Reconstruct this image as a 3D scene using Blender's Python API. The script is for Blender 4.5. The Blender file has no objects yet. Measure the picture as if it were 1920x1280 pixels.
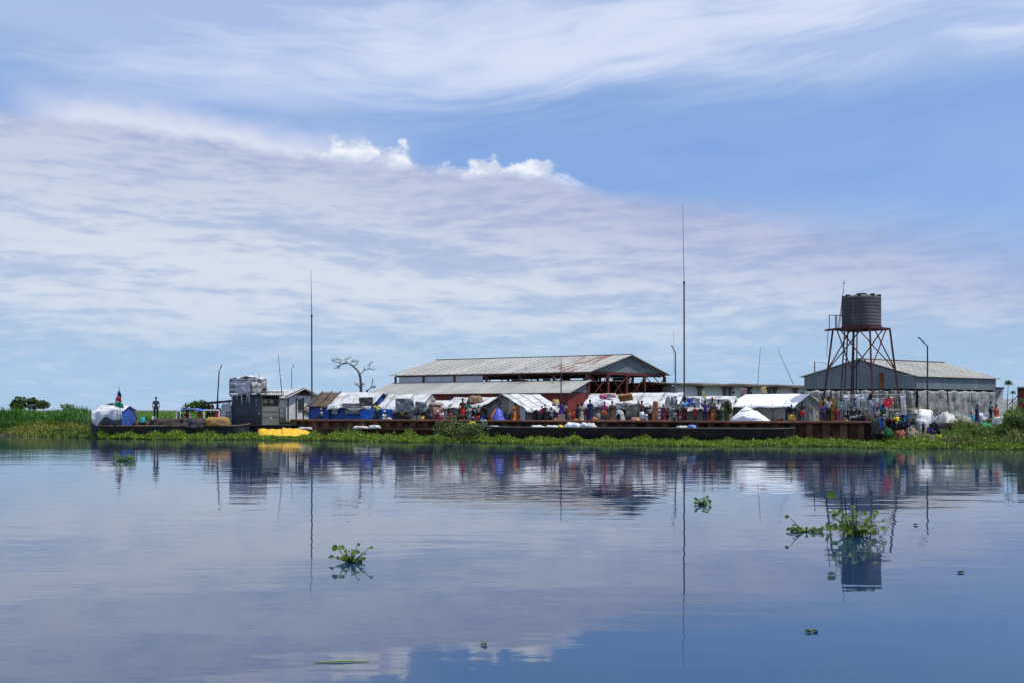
import bpy, math, random
import numpy as np
from mathutils import Vector, Matrix, noise
R = math.radians
F = 1920*35/36.0      # focal length in photo pixels
H = 2.3               # eye height above the water
HOR = 768             # horizon row of the photo
scene = bpy.context.scene
C = scene.collection

# ------------------------------------------------------------------ camera
cam = bpy.data.cameras.new('camera'); camo = bpy.data.objects.new('camera', cam); C.objects.link(camo)
camo.location = (0, 0, H); camo.rotation_euler = (R(90), 0, 0)
cam.lens = 35; cam.sensor_width = 36; cam.shift_y = 128/1920; cam.clip_end = 20000; cam.clip_start = 0.1
scene.camera = camo
scene.render.resolution_x = 1024; scene.render.resolution_y = 682
scene.view_settings.view_transform = 'Standard'; scene.view_settings.look = 'None'
scene.view_settings.exposure = 0.0; scene.view_settings.gamma = 1
# ------------------------------------------------------------------ sun and sky
SUN_EL = R(64); SUN_DIR = Vector((0.92, -0.30, 0)).normalized()
sun = bpy.data.lights.new('sun', 'SUN'); sun.energy = 4.0; sun.angle = R(0.6); sun.color = (1, 0.96, 0.9)
suno = bpy.data.objects.new('sun', sun); C.objects.link(suno)
sv = Vector((SUN_DIR.x*math.cos(SUN_EL), SUN_DIR.y*math.cos(SUN_EL), math.sin(SUN_EL)))
suno.rotation_euler = sv.to_track_quat('Z', 'Y').to_euler(); suno.location = (40, -40, 80)

class NT:
    def __init__(s, t): s.t = t; s.n = t.nodes; s.l = t.links
    def new(s, kind, **kw):
        n = s.n.new(kind)
        for k, v in kw.items(): setattr(n, k, v)
        return n
    def put(s, sock, v):
        if v is None: return
        if isinstance(v, bpy.types.NodeSocket): s.l.new(v, sock)
        else: sock.default_value = v
    def m(s, op, a, b=None, c=None, clamp=False):
        n = s.new('ShaderNodeMath', operation=op); n.use_clamp = clamp
        s.put(n.inputs[0], a); s.put(n.inputs[1], b)
        if c is not None: s.put(n.inputs[2], c)
        return n.outputs[0]
    def mr(s, v, a, b, c=0.0, d=1.0, smooth=True):
        n = s.new('ShaderNodeMapRange'); n.interpolation_type = 'SMOOTHSTEP' if smooth else 'LINEAR'
        s.put(n.inputs[0], v); s.put(n.inputs[1], a); s.put(n.inputs[2], b); s.put(n.inputs[3], c); s.put(n.inputs[4], d)
        return n.outputs[0]
    def vec(s, x, y, z=0.0):
        n = s.new('ShaderNodeCombineXYZ'); s.put(n.inputs[0], x); s.put(n.inputs[1], y); s.put(n.inputs[2], z); return n.outputs[0]
    def xyz(s, v):
        n = s.new('ShaderNodeSeparateXYZ'); s.put(n.inputs[0], v); return n.outputs
    def mix(s, f, a, b, mode='MIX'):
        n = s.new('ShaderNodeMix', data_type='RGBA', blend_type=mode)
        def col(v): return v if isinstance(v, bpy.types.NodeSocket) else (*v, 1) if len(v) == 3 else v
        s.put(n.inputs[0], f); s.put(n.inputs[6], col(a)); s.put(n.inputs[7], col(b)); return n.outputs[2]
    def noise(s, v, scale=1.0, detail=4.0, rough=0.5, dist=0.0):
        n = s.new('ShaderNodeTexNoise'); s.put(n.inputs['Vector'], v)
        n.inputs['Scale'].default_value = scale; n.inputs['Detail'].default_value = detail
        n.inputs['Roughness'].default_value = rough; n.inputs['Distortion'].default_value = dist
        return n.outputs[0]

w = bpy.data.worlds.new('World'); scene.world = w; w.use_nodes = True
T = NT(w.node_tree); T.n.clear()
sky = T.new('ShaderNodeTexSky', sky_type='NISHITA'); sky.sun_disc = False
sky.sun_elevation = SUN_EL; sky.sun_rotation = math.atan2(SUN_DIR.x, SUN_DIR.y)
d = T.new('ShaderNodeTexCoord').outputs['Generated']
x, y, z = T.xyz(d)
a = T.m('ARCTAN2', x, y)
t = T.m('DIVIDE', z, T.m('SQRT', T.m('ADD', T.m('ADD', T.m('MULTIPLY', x, x), T.m('MULTIPLY', y, y)), 1e-5)))
tint = T.mix(1.0, sky.outputs[0], (0.78, 1.03, 1.36), 'MULTIPLY')
clear = T.mix(T.mr(t, 0.12, 0.6, 0.62, 0.15), tint, (2.45, 4.2, 8.3))
def K(r, g, b): return (r*10, g*10, b*10)
# high thin cirrus
warp = T.noise(T.vec(T.m('MULTIPLY', a, 2.2), T.m('MULTIPLY', t, 5.0), 3.1), 1.0, 3, .5)
tw = T.m('ADD', t, T.m('MULTIPLY', T.m('SUBTRACT', warp, 0.5), 0.16))
ci = T.noise(T.vec(T.m('MULTIPLY', a, 2.4), T.m('MULTIPLY', tw, 13.0), 0.7), 1.0, 5, .5, .1)
ci2 = T.noise(T.vec(T.m('MULTIPLY', a, 7.0), T.m('MULTIPLY', T.m('ADD', tw, T.m('MULTIPLY', a, -.09)), 60.0), 5.7), 1.0, 6, .62, .15)
cm = T.m('ADD', T.m('MULTIPLY', ci, 0.72), T.m('MULTIPLY', ci2, 0.28))
cmask = T.m('MULTIPLY', T.mr(cm, 0.28, 0.62), T.mr(T.m('ADD', t, T.m('MULTIPLY', T.m('SUBTRACT', warp, .5), .10)), 0.27, 0.335, 0.13, 0.9))
cmask = T.m('MAXIMUM', cmask, T.mr(T.m('ADD', t, T.m('MULTIPLY', T.m('SUBTRACT', ci, .5), .12)), 0.27, 0.34, 0.02, 0.50))
col = T.mix(cmask, clear, K(.62, .72, .92))
cmask2 = T.m('MULTIPLY', T.mr(cm, 0.50, 0.66), T.mr(t, 0.28, 0.36, 0, 0.5))
col = T.mix(cmask2, col, K(.74, .80, .95))
# edge of the cloud bank, falling towards the right
en = T.noise(T.vec(T.m('MULTIPLY', a, 9.0), T.m('MULTIPLY', t, 14.0), 1.3), 1.0, 6, .55)
en2 = T.noise(T.vec(T.m('MULTIPLY', a, 40.0), T.m('MULTIPLY', t, 60.0), 1.3), 1.0, 4, .55)
ed = T.m('SUBTRACT', T.m('SUBTRACT', 0.231, T.m('MULTIPLY', a, 0.127)), T.m('MULTIPLY', T.m('MULTIPLY', a, a), 0.11))
ed = T.m('ADD', ed, T.m('MULTIPLY', T.m('SUBTRACT', en, 0.5), 0.030))
ed = T.m('ADD', ed, T.m('MULTIPLY', T.m('SUBTRACT', en2, 0.5), 0.014))
h = T.m('SUBTRACT', t, ed)
# bright veil above the bank on the left
wl = T.m('MULTIPLY', T.mr(a, -0.50, -0.40), T.mr(a, -0.05, -0.26))
veil = T.m('MULTIPLY', T.mr(T.m('ADD', h, T.m('MULTIPLY', T.m('SUBTRACT', ci, 0.5), 0.06)), 0.045, 0.004, 0, 0.9), wl)
col = T.mix(veil, col, K(.72, .77, .90))
# cumulus heads along the edge
bill = T.noise(T.vec(T.m('MULTIPLY', a, 32.0), T.m('MULTIPLY', t, 40.0), 8.4), 1.0, 8, .6)
lump = T.noise(T.vec(T.m('MULTIPLY', a, 15.0), 0.0, 2.45), 1.0, 2, .5)
top = T.m('MULTIPLY', T.mr(lump, 0.30, 0.66), 0.024)
win = T.m('MULTIPLY', T.m('ADD', T.mr(a, -0.46, -0.36, 0, .42), T.mr(a, -0.24, -0.18, 0, .58)), T.mr(a, 0.10, 0.02))
ph = T.m('SUBTRACT', T.m('ADD', T.m('MULTIPLY', top, win), T.m('MULTIPLY', T.m('SUBTRACT', bill, 0.52), 0.050)), h)
pm = T.m('MULTIPLY', T.mr(ph, 0.0, 0.010), T.m('MULTIPLY', win, T.mr(t, ed, T.m('ADD', ed, .004), .8, 1)))
pcol = T.mix(T.mr(T.noise(T.vec(T.m('MULTIPLY', a, 38.0), T.m('MULTIPLY', t, 46.0), 4.0), 1.0, 5, .6), 0.38, 0.6), K(.60, .66, .84), K(.88, .91, .99))
col = T.mix(pm, col, pcol)
# stratus bank
tw2 = T.m('ADD', t, T.m('MULTIPLY', T.m('SUBTRACT', T.noise(T.vec(T.m('MULTIPLY', a, 3.0), T.m('MULTIPLY', t, 6.0), 9.0), 1, 3, .5), 0.5), 0.03))
b1 = T.noise(T.vec(T.m('MULTIPLY', a, 4.5), T.m('MULTIPLY', tw2, 26.0), 2.0), 1.0, 5, .5, 0)
b2 = T.noise(T.vec(T.m('MULTIPLY', a, 22.0), T.m('MULTIPLY', tw2, 110.0), 6.0), 1.0, 6, .6, .15)
b3 = T.noise(T.vec(T.m('MULTIPLY', a, 1.6), T.m('MULTIPLY', tw2, 7.0), 4.0), 1.0, 3, .5)
bm = T.m('ADD', T.m('ADD', T.m('MULTIPLY', b1, 0.40), T.m('MULTIPLY', b2, 0.38)), T.m('MULTIPLY', b3, 0.24))
bcol = T.mix(T.mr(bm, 0.43, 0.58), K(.43, .545, .75), K(.65, .73, .85))
dark = T.m('MULTIPLY', T.m('MAXIMUM', T.m('MULTIPLY', T.mr(h, -0.13, -0.004), T.mr(a, -.3, .2, .7, 1)), T.mr(h, -.028, -.002)), T.mr(a, -0.5, 0.35, 0.80, 0.92))
bcol = T.mix(dark, bcol, T.mix(T.mr(bm, 0.42, 0.6), K(.36, .43, .66), K(.47, .53, .72)))
hz = T.mr(T.m('ADD', t, T.m('MULTIPLY', T.m('SUBTRACT', b1, 0.5), 0.06)), 0.125, 0.018)
bcol = T.mix(T.m('MULTIPLY', hz, 0.88), bcol, T.mix(T.mr(b2, .45, .7), K(.38, .57, .79), K(.47, .62, .81)))
soft = T.mr(a, 0.05, 0.45, 0.006, 0.035)
bk = T.m('DIVIDE', T.m('SUBTRACT', soft, h), T.m('MULTIPLY', soft, 2.0), clamp=True)
bk = T.m('MULTIPLY', bk, T.mr(a, 0.0, 0.5, 0.98, 0.86))
col = T.mix(bk, col, bcol)
# below the horizon
col = T.mix(T.mr(t, -0.01, -0.05), col, K(.10, .16, .26))
bg = T.new('ShaderNodeBackground'); T.put(bg.inputs[0], col); bg.inputs[1].default_value = 0.1
wo = T.new('ShaderNodeOutputWorld'); T.l.new(bg.outputs[0], wo.inputs[0])

# ------------------------------------------------------------------ helpers
def X(px, Y): return (px-960)/F*Y
def Z(py, Y): return H-(py-HOR)/F*Y
def P(px, py, Y): return Vector((X(px, Y), Y, Z(py, Y)))
GZ = 1.35                                    # level of the quay ground
def YQ(px, d=0.0): return (76.5+1.065*d)/(1+.365*(px-960)/F)      # line parallel to the quay, d metres behind it
def G(px, d=0.0, z=GZ): Y = YQ(px, d); return Vector((X(px, Y), Y, z))
QV = Vector((0.939, -0.343, 0)); NV = Vector((0.343, 0.939, 0))
def rnd(a, b): return random.uniform(a, b)

def tag(o, label=None, cat=None, group=None, kind=None):
    if label: o['label'] = label
    if cat: o['category'] = cat
    if group: o['group'] = group
    if kind: o['kind'] = kind
    return o
def thing(name, label, cat, loc, group=None, rz=0):
    o = bpy.data.objects.new(name, None); C.objects.link(o); o.location = loc; o.rotation_euler = (0, 0, rz)
    o.empty_display_size = .2
    return tag(o, label, cat, group)

class MB:
    def __init__(s): s.v = []; s.f = []; s.uv = []
    def add(s, vs, fs, uvs=None):
        n = len(s.v); s.v += [Vector(p) for p in vs]
        for i, f in enumerate(fs):
            s.f.append([n+k for k in f])
            s.uv.append(uvs[i] if uvs else None)
        return s
    def box(s, c, sx, sy, sz, rz=0, m=None):
        c = Vector(c); mt = Matrix.Rotation(rz, 3, 'Z') if m is None else m
        vs = [c+mt@Vector((i*sx/2, j*sy/2, k*sz/2)) for k in (-1, 1) for j in (-1, 1) for i in (-1, 1)]
        return s.add(vs, [(0, 2, 3, 1), (4, 5, 7, 6), (0, 1, 5, 4), (2, 6, 7, 3), (0, 4, 6, 2), (1, 3, 7, 5)])
    def beam(s, a, b, wd, ht=None):
        a = Vector(a); b = Vector(b); d = b-a
        q = d.to_track_quat('X', 'Z').to_matrix()
        return s.box((a+b)/2, d.length, wd, ht or wd, m=q)
    def tube(s, pts, r, n=6, caps=True):
        pts = [Vector(p) for p in pts]; rr = r if isinstance(r, (list, tuple)) else [r]*len(pts)
        base = []
        for i, p in enumerate(pts):
            d = (pts[min(i+1, len(pts)-1)]-pts[max(i-1, 0)]).normalized()
            up = Vector((0, 0, 1)) if abs(d.z) < .95 else Vector((1, 0, 0))
            e = d.cross(up).normalized(); g = d.cross(e)
            base += [p+(e*math.cos(2*math.pi*k/n)+g*math.sin(2*math.pi*k/n))*rr[i] for k in range(n)]
        fs = [(i*n+k, i*n+(k+1) % n, (i+1)*n+(k+1) % n, (i+1)*n+k) for i in range(len(pts)-1) for k in range(n)]
        if caps: fs += [tuple(range(n))[::-1], tuple((len(pts)-1)*n+k for k in range(n))]
        return s.add(base, fs)
    def lathe(s, c, prof, n=24, squash=1.0):
        c = Vector(c); vs = []
        for r, zz in prof: vs += [c+Vector((r*math.cos(2*math.pi*k/n), squash*r*math.sin(2*math.pi*k/n), zz)) for k in range(n)]
        fs = [(i*n+k, i*n+(k+1) % n, (i+1)*n+(k+1) % n, (i+1)*n+k) for i in range(len(prof)-1) for k in range(n)]
        fs += [tuple(range(n))[::-1], tuple((len(prof)-1)*n+k for k in range(n))]
        return s.add(vs, fs)
    def sheet(s, fn, nu, nv, th, lu=1.0, lv=1.0):
        """fn(u,v)->point, closed slab of thickness th pushed along the surface normal; uv in metres"""
        g = [[Vector(fn(i/nu, j/nv)) for i in range(nu+1)] for j in range(nv+1)]
        nn = (g[0][nu]-g[0][0]).cross(g[nv][0]-g[0][0])
        top = [p for r_ in g for p in r_]; W = nu+1
        nrm = []
        for j in range(nv+1):
            for i in range(nu+1):
                du = g[j][min(i+1, nu)]-g[j][max(i-1, 0)]; dv = g[min(j+1, nv)][i]-g[max(j-1, 0)][i]
                q = du.cross(dv); nrm.append(q.normalized() if q.length > 1e-9 else nn.normalized())
        bot = [p-q*th for p, q in zip(top, nrm)]; o = len(top)
        fs = []; uv = []
        for j in range(nv):
            for i in range(nu):
                a_, b_, c_, d_ = j*W+i, j*W+i+1, (j+1)*W+i+1, (j+1)*W+i
                q = [(i/nu*lu, j/nv*lv), ((i+1)/nu*lu, j/nv*lv), ((i+1)/nu*lu, (j+1)/nv*lv), (i/nu*lu, (j+1)/nv*lv)]
                fs.append((a_, b_, c_, d_)); uv.append(q)
                fs.append((o+d_, o+c_, o+b_, o+a_)); uv.append(q[::-1])
        def edge(lst):
            for p, q in zip(lst[:-1], lst[1:]):
                fs.append((p, o+p, o+q, q)); uv.append([(0, 0)]*4)
        edge([i for i in range(W)]); edge([j*W+nu for j in range(nv+1)])
        edge([nv*W+i for i in range(W)][::-1]); edge([j*W for j in range(nv+1)][::-1])
        return s.add(top+bot, fs, uv)
    def wall(s, a, b, z0, z1, th=.06, z0b=None, z1b=None):
        """upright panel from a to b with uv in metres; outer face towards the camera"""
        a = Vector((a[0], a[1], 0)); b = Vector((b[0], b[1], 0)); L = (b-a).length
        z0b = z0 if z0b is None else z0b; z1b = z1 if z1b is None else z1b
        n = Vector((-(b-a).y, (b-a).x, 0)).normalized()*th
        vs = [a+Vector((0, 0, z0)), b+Vector((0, 0, z0b)), b+Vector((0, 0, z1b)), a+Vector((0, 0, z1))]
        vs += [p+n for p in vs]
        uv = [(0, z0), (L, z0b), (L, z1b), (0, z1)]
        return s.add(vs, [(0, 1, 2, 3), (7, 6, 5, 4), (0, 4, 5, 1), (1, 5, 6, 2), (2, 6, 7, 3), (3, 7, 4, 0)],
                     [uv, uv[::-1], [(0, 0)]*4, [(0, 0)]*4, [(0, 0)]*4, [(0, 0)]*4])
    def poly(s, pts, n, uvs=None):
        k = len(pts); pts = [Vector(p) for p in pts]; n = Vector(n)
        fs = [tuple(range(k)), tuple(range(k, 2*k))[::-1]]+[(i, k+i, k+(i+1) % k, (i+1) % k) for i in range(k)]
        u = [uvs, uvs[::-1]]+[[(0, 0)]*4]*k if uvs else None
        return s.add(pts+[p+n for p in pts], fs, u)
    def build(s, name, m, parent=None, smooth=False, local=False):
        me = bpy.data.meshes.new(name)
        off = Vector((0, 0, 0)) if (local or parent is None) else parent['_o'] if '_o' in parent else None
        if off is None:
            off = Vector((0, 0, 0)); p = parent
            while p: off = off+p.location; p = p.parent
        me.from_pydata([tuple(v-Vector(off)) for v in s.v], [], s.f)
        if any(u for u in s.uv):
            ul = me.uv_layers.new(name='UVMap').data; i = 0
            for f, u in zip(s.f, s.uv):
                for k in range(len(f)):
                    ul[i].uv = u[k] if u else (0, 0); i += 1
        me.materials.append(m)
        if smooth: me.polygons.foreach_set('use_smooth', [True]*len(me.polygons))
        o = bpy.data.objects.new(name, me); C.objects.link(o)
        if parent: o.parent = parent
        return o

_m = {}
def mat(key, col=(), rough=.8, var=.25, scale=1.5, col2=None, bump=0.0, bscale=6.0, metal=0.0, trans=0.0):
    """matte surface with noisy tone; col2 = stain colour in patches"""
    if key in _m: return _m[key]
    m_ = bpy.data.materials.new(key); m_.use_nodes = True; N = NT(m_.node_tree)
    b = N.n['Principled BSDF']
    oc = N.new('ShaderNodeTexCoord').outputs['Object']
    n1 = N.noise(oc, scale, 6, .6); n2 = N.noise(oc, scale*.35, 3, .5)
    lo = tuple(c*(1-var) for c in col); hi = tuple(min(1, c*(1+var*.6)) for c in col)
    c = N.mix(N.mr(n1, .3, .7), lo, hi)
    if col2: c = N.mix(N.mr(N.m('ADD', N.m('MULTIPLY', n2, .6), N.m('MULTIPLY', n1, .4)), .47, .62), c, col2)
    N.put(b.inputs['Base Color'], c); b.inputs['Roughness'].default_value = rough; b.inputs['Metallic'].default_value = metal
    b.inputs['Specular IOR Level'].default_value = .25
    if bump:
        bp = N.new('ShaderNodeBump'); bp.inputs['Strength'].default_value = 1; bp.inputs['Distance'].default_value = bump
        N.put(bp.inputs['Height'], N.noise(oc, bscale, 4, .55, .6)); N.l.new(bp.outputs[0], b.inputs['Normal'])
    _m[key] = m_; return m_

def corr(key, col, pitch=.22, rust=0.0, dots=False, panel=.9, depth=.02, u0=0, u1=0):
    """corrugated sheet in uv metres"""
    if key in _m: return _m[key]
    m_ = bpy.data.materials.new(key); m_.use_nodes = True; N = NT(m_.node_tree); b = N.n['Principled BSDF']
    uv = N.new('ShaderNodeTexCoord').outputs['UV']; u, v, _ = N.xyz(uv)
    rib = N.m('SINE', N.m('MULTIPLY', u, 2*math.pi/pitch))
    pan = N.new('ShaderNodeTexWhiteNoise', noise_dimensions='2D')
    N.put(pan.inputs['Vector'], N.vec(N.m('FLOOR', N.m('DIVIDE', u, panel)), N.m('FLOOR', N.m('DIVIDE', v, 3.2))))
    st = N.noise(N.vec(N.m('MULTIPLY', u, 2.4), N.m('MULTIPLY', v, .35)), 1, 5, .6)
    c = N.mix(pan.outputs[0], tuple(k*.82 for k in col), tuple(min(1, k*1.12) for k in col))
    c = N.mix(N.mr(st, .35, .75, 0, .5), c, tuple(k*.55 for k in col))
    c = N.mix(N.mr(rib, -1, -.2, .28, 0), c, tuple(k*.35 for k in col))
    if dots:
        fu = N.m('FRACT', N.m('DIVIDE', u, .85)); fv = N.m('FRACT', N.m('DIVIDE', v, .60))
        big = N.noise(N.vec(N.m('MULTIPLY', u, .5), N.m('MULTIPLY', v, .9), 3), 1, 3, .5)
        dt = N.m('MULTIPLY', N.m('MULTIPLY', N.m('LESS_THAN', fu, .30), N.m('LESS_THAN', fv, .5)), N.mr(big, .36, .5))
        dt = N.m('MULTIPLY', dt, N.mr(v, .5, .9))
        c = N.mix(N.m('MULTIPLY', dt, .85), c, (.05, .048, .045))
    if rust:
        rn = N.noise(N.vec(N.m('MULTIPLY', N.m('FLOOR', N.m('DIVIDE', u, .45)), 3.3), N.m('MULTIPLY', v, .35), 7), 1, 4, .6)
        wn = N.m('MULTIPLY', N.mr(u, u0-.6, u0+.3), N.mr(u, u1+.6, u1-.3)) if u1 > u0 else 1.0
        bs = N.noise(N.vec(N.m('MULTIPLY', u, .3), N.m('MULTIPLY', v, .12), 1), 1, 3, .5)
        rm = N.m('MAXIMUM', N.m('MULTIPLY', N.mr(rn, .49, .57), wn), N.m('MULTIPLY', N.mr(rn, .58, .66), N.mr(bs, .52, .62)))
        c = N.mix(N.m('MULTIPLY', rm, rust), c, (.20, .075, .045))
    N.put(b.inputs['Base Color'], c); b.inputs['Roughness'].default_value = .6; b.inputs['Metallic'].default_value = .1
    bp = N.new('ShaderNodeBump'); bp.inputs['Distance'].default_value = depth; N.put(bp.inputs['Height'], rib)
    N.l.new(bp.outputs[0], b.inputs['Normal'])
    _m[key] = m_; return m_

def tarp(key, col=(.63, .635, .645), dirt=(.27, .26, .24), amt=.5, seams=0.0, pitch=1.3, bump=.05, seamcol=(.10, .10, .11)):
    """plastic sheeting: grime, creases and dark ropes or seams at a pitch along u"""
    if key in _m: return _m[key]
    m_ = bpy.data.materials.new(key); m_.use_nodes = True; N = NT(m_.node_tree); b = N.n['Principled BSDF']
    tc = N.new('ShaderNodeTexCoord'); uv = tc.outputs['UV']; oc = tc.outputs['Object']; u, v, _ = N.xyz(uv)
    n1 = N.noise(oc, 1.4, 7, .62, .4); n2 = N.noise(oc, 5.5, 5, .6, 1.2)
    dm = N.mr(N.m('ADD', N.m('MULTIPLY', n1, .7), N.m('MULTIPLY', n2, .3)), .42, .66, 0, amt)
    c = N.mix(dm, col, dirt)
    cr = N.m('ABSOLUTE', N.m('SUBTRACT', N.noise(oc, 2.6, 3, .5, 1.5), .5))
    c = N.mix(N.mr(cr, .012, .0, 0, .35*amt), c, tuple(k*.5 for k in dirt))
    if seams:
        fu = N.m('FRACT', N.m('ADD', N.m('DIVIDE', u, pitch), N.m('MULTIPLY', N.noise(oc, .8, 2, .5), .25)))
        c = N.mix(N.m('MULTIPLY', N.m('LESS_THAN', fu, seams/pitch), .75), c, seamcol)
    N.put(b.inputs['Base Color'], c); b.inputs['Roughness'].default_value = .5
    bp = N.new('ShaderNodeBump'); bp.inputs['Distance'].default_value = bump
    N.put(bp.inputs['Height'], N.m('ADD', N.noise(oc, 2.2, 5, .55, 1.0), N.m('MULTIPLY', n2, .35)))
    N.l.new(bp.outputs[0], b.inputs['Normal'])
    _m[key] = m_; return m_

def leafmat(key, c1, c2, c3=None):
    if key in _m: return _m[key]
    m_ = bpy.data.materials.new(key); m_.use_nodes = True; N = NT(m_.node_tree); b = N.n['Principled BSDF']
    g = N.new('ShaderNodeNewGeometry'); oc = N.new('ShaderNodeTexCoord').outputs['Object']
    c = N.mix(g.outputs['Random Per Island'], c1, c2)
    c = N.mix(N.mr(N.noise(oc, .22, 5, .6), .42, .62), c, c3 or c1)
    N.put(b.inputs['Base Color'], c); b.inputs['Roughness'].default_value = .55; b.inputs['Specular IOR Level'].default_value = .3
    tr = N.new('ShaderNodeBsdfTranslucent'); N.put(tr.inputs[0], c)
    mx = N.new('ShaderNodeMixShader'); mx.inputs[0].default_value = .28
    N.l.new(b.outputs[0], mx.inputs[1]); N.l.new(tr.outputs[0], mx.inputs[2])
    N.l.new(mx.outputs[0], N.n['Material Output'].inputs[0])
    _m[key] = m_; return m_

def np_mesh(name, V, faces_n, m, parent=None, off=(0, 0, 0)):
    """V (n,k,3) islands; faces_n list of index tuples inside an island"""
    n, k, _ = V.shape; me = bpy.data.meshes.new(name)
    me.vertices.add(n*k); me.vertices.foreach_set('co', (V.reshape(-1, 3)-np.array(off)).astype(np.float32).ravel())
    idx = np.concatenate([np.array(f) for f in faces_n]); ln = np.array([len(f) for f in faces_n])
    L = (idx[None, :]+np.arange(n)[:, None]*k).ravel()
    tot = np.tile(ln, n); st = np.concatenate([[0], np.cumsum(tot)[:-1]])
    me.loops.add(len(L)); me.loops.foreach_set('vertex_index', L.astype(np.int32))
    me.polygons.add(len(tot)); me.polygons.foreach_set('loop_start', st.astype(np.int32)); me.polygons.foreach_set('loop_total', tot.astype(np.int32))
    me.update(calc_edges=True); me.validate(); me.materials.append(m)
    o = bpy.data.objects.new(name, me); C.objects.link(o)
    if parent: o.parent = parent
    return o
RS = np.random.RandomState(7)
def leaves(c, size, up=.6, aspect=.8):
    """small folded leaves: c (n,3), size (n)"""
    n = len(c); az = RS.uniform(0, 2*np.pi, n); el = RS.uniform(-.5, 1.2, n)*up
    d_ = np.stack([np.cos(az)*np.cos(el), np.sin(az)*np.cos(el), np.sin(el)], 1)
    s_ = np.stack([-np.sin(az), np.cos(az), RS.uniform(-.5, .5, n)], 1); s_ /= np.linalg.norm(s_, axis=1)[:, None]
    nn = np.cross(d_, s_); z_ = size[:, None]
    w_ = z_*aspect*.5
    V = np.stack([c, c+d_*z_*.35+s_*w_+nn*z_*.12, c+d_*z_*.8+s_*w_*.7+nn*z_*.1, c+d_*z_, c+d_*z_*.8-s_*w_*.7+nn*z_*.1, c+d_*z_*.35-s_*w_+nn*z_*.12], 1)
    return V, [(0, 1, 2, 3), (0, 3, 4, 5)]
def blades(c, hgt, wd, lean=.35):
    n = len(c); az = RS.uniform(0, 2*np.pi, n); k = np.stack([np.cos(az), np.sin(az), 0*az], 1)
    fa = RS.uniform(-1.1, 1.1, n); s_ = np.stack([np.cos(fa), np.sin(fa), 0*fa], 1)*wd[:, None]*.5
    le = (RS.uniform(0, lean, n)*hgt)[:, None]; up = np.array([0, 0, 1.])[None]
    h_ = hgt[:, None]
    m1 = c+up*h_*.5+k*le*.25; m2 = c+up*h_*.85+k*le*.65; tp = c+up*h_*RS.uniform(.8, 1.0, n)[:, None]+k*le*1.2
    V = np.stack([c-s_*.6, c+s_*.6, m1+s_, m1-s_, m2+s_*.6, m2-s_*.6, tp], 1)
    return V, [(0, 1, 2, 3), (3, 2, 4, 5), (5, 4, 6)]

def fbm(x, y, s=1.0, z=0.0): return noise.fractal(Vector((x*s, y*s, z)), 1.0, 2.0, 4)

WHITE = tarp('white_sheeting', amt=1.0, bump=.18)
WHITES = tarp('white_sheeting_roped', amt=.9, seams=.10, pitch=1.5, bump=.16)
WHITES2 = tarp('white_sheeting_lettered', amt=.95, seams=.16, pitch=1.0, bump=.1)
GREYT = tarp('grey_sheeting', (.30, .31, .32), (.16, .155, .15), .8, bump=.10)
DIRTY = tarp('grimy_sheeting', (.31, .31, .305), (.10, .095, .088), .95, seams=.05, pitch=1.7, bump=.12, seamcol=(.06, .06, .06))
BEIGE = tarp('beige_sheeting', (.27, .245, .205), (.12, .10, .085), .9, bump=.09)
BLUE = tarp('blue_sheeting', (.018, .10, .48), (.04, .07, .20), .95, bump=.08)
RUSTY = mat('rusty_steel', (.105, .045, .032), .8, .45, 2.0, (.05, .028, .024), .01, 12)
MAROON = mat('maroon_paint', (.12, .030, .028), .6, .3, 2.0, (.07, .03, .03))
DARK = mat('dark_metal', (.035, .036, .042), .6, .3, 3)
GREYM = mat('grey_paint', (.085, .095, .11), .55, .25, 2.0, (.06, .06, .065))
WOOD = mat('weathered_wood', (.16, .11, .075), .85, .4, 4)
BLACKHULL = mat('black_hull', (.014, .013, .014), .6, .4, 1.5, (.03, .022, .018))

# ------------------------------------------------------------------ water
def water_mat():
    m_ = bpy.data.materials.new('river_water'); m_.use_nodes = True; N = NT(m_.node_tree); b = N.n['Principled BSDF']
    b.inputs['Base Color'].default_value = (.007, .030, .075, 1); b.inputs['Roughness'].default_value = .015; b.inputs['IOR'].default_value = 2.2
    oc = N.new('ShaderNodeTexCoord').outputs['Object']; x_, y_, _ = N.xyz(oc)
    def wv(sx, sy, z_, det, dist=0.0): return N.noise(N.vec(N.m('MULTIPLY', x_, sx), N.m('MULTIPLY', y_, sy), z_), 1.0, det, .5, dist)
    patch = N.mr(wv(.05, .11, 11, 3), .38, .62, .45, 1.35)
    hgt = N.m('MULTIPLY', wv(.07, .30, 0, 3, .4), .0135)                                   # slow swell
    hgt = N.m('ADD', hgt, N.m('MULTIPLY', wv(.42, .95, 3, 2, .5), N.mr(y_, 8, 30, .0046, .0088)))
    rip = N.m('ADD', N.m('MULTIPLY', wv(.9, 3.1, 5, 3, .5), .0021), N.m('MULTIPLY', wv(9, 14, 8, 1), .00004))
    far = N.mr(y_, 12, 60, .6, 1.9)
    hgt = N.m('ADD', hgt, N.m('MULTIPLY', rip, N.m('MULTIPLY', patch, far)))
    bp = N.new('ShaderNodeBump'); bp.inputs['Distance'].default_value = 1.0; bp.inputs['Strength'].default_value = 1.0
    N.put(bp.inputs['Height'], hgt); N.l.new(bp.outputs[0], b.inputs['Normal'])
    return m_
wb = MB(); wb.add([(-3000, -300, 0), (3000, -300, 0), (3000, 4000, 0), (-3000, 4000, 0)], [(0, 1, 2, 3)])
tag(wb.build('water', water_mat()), kind='structure')

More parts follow.
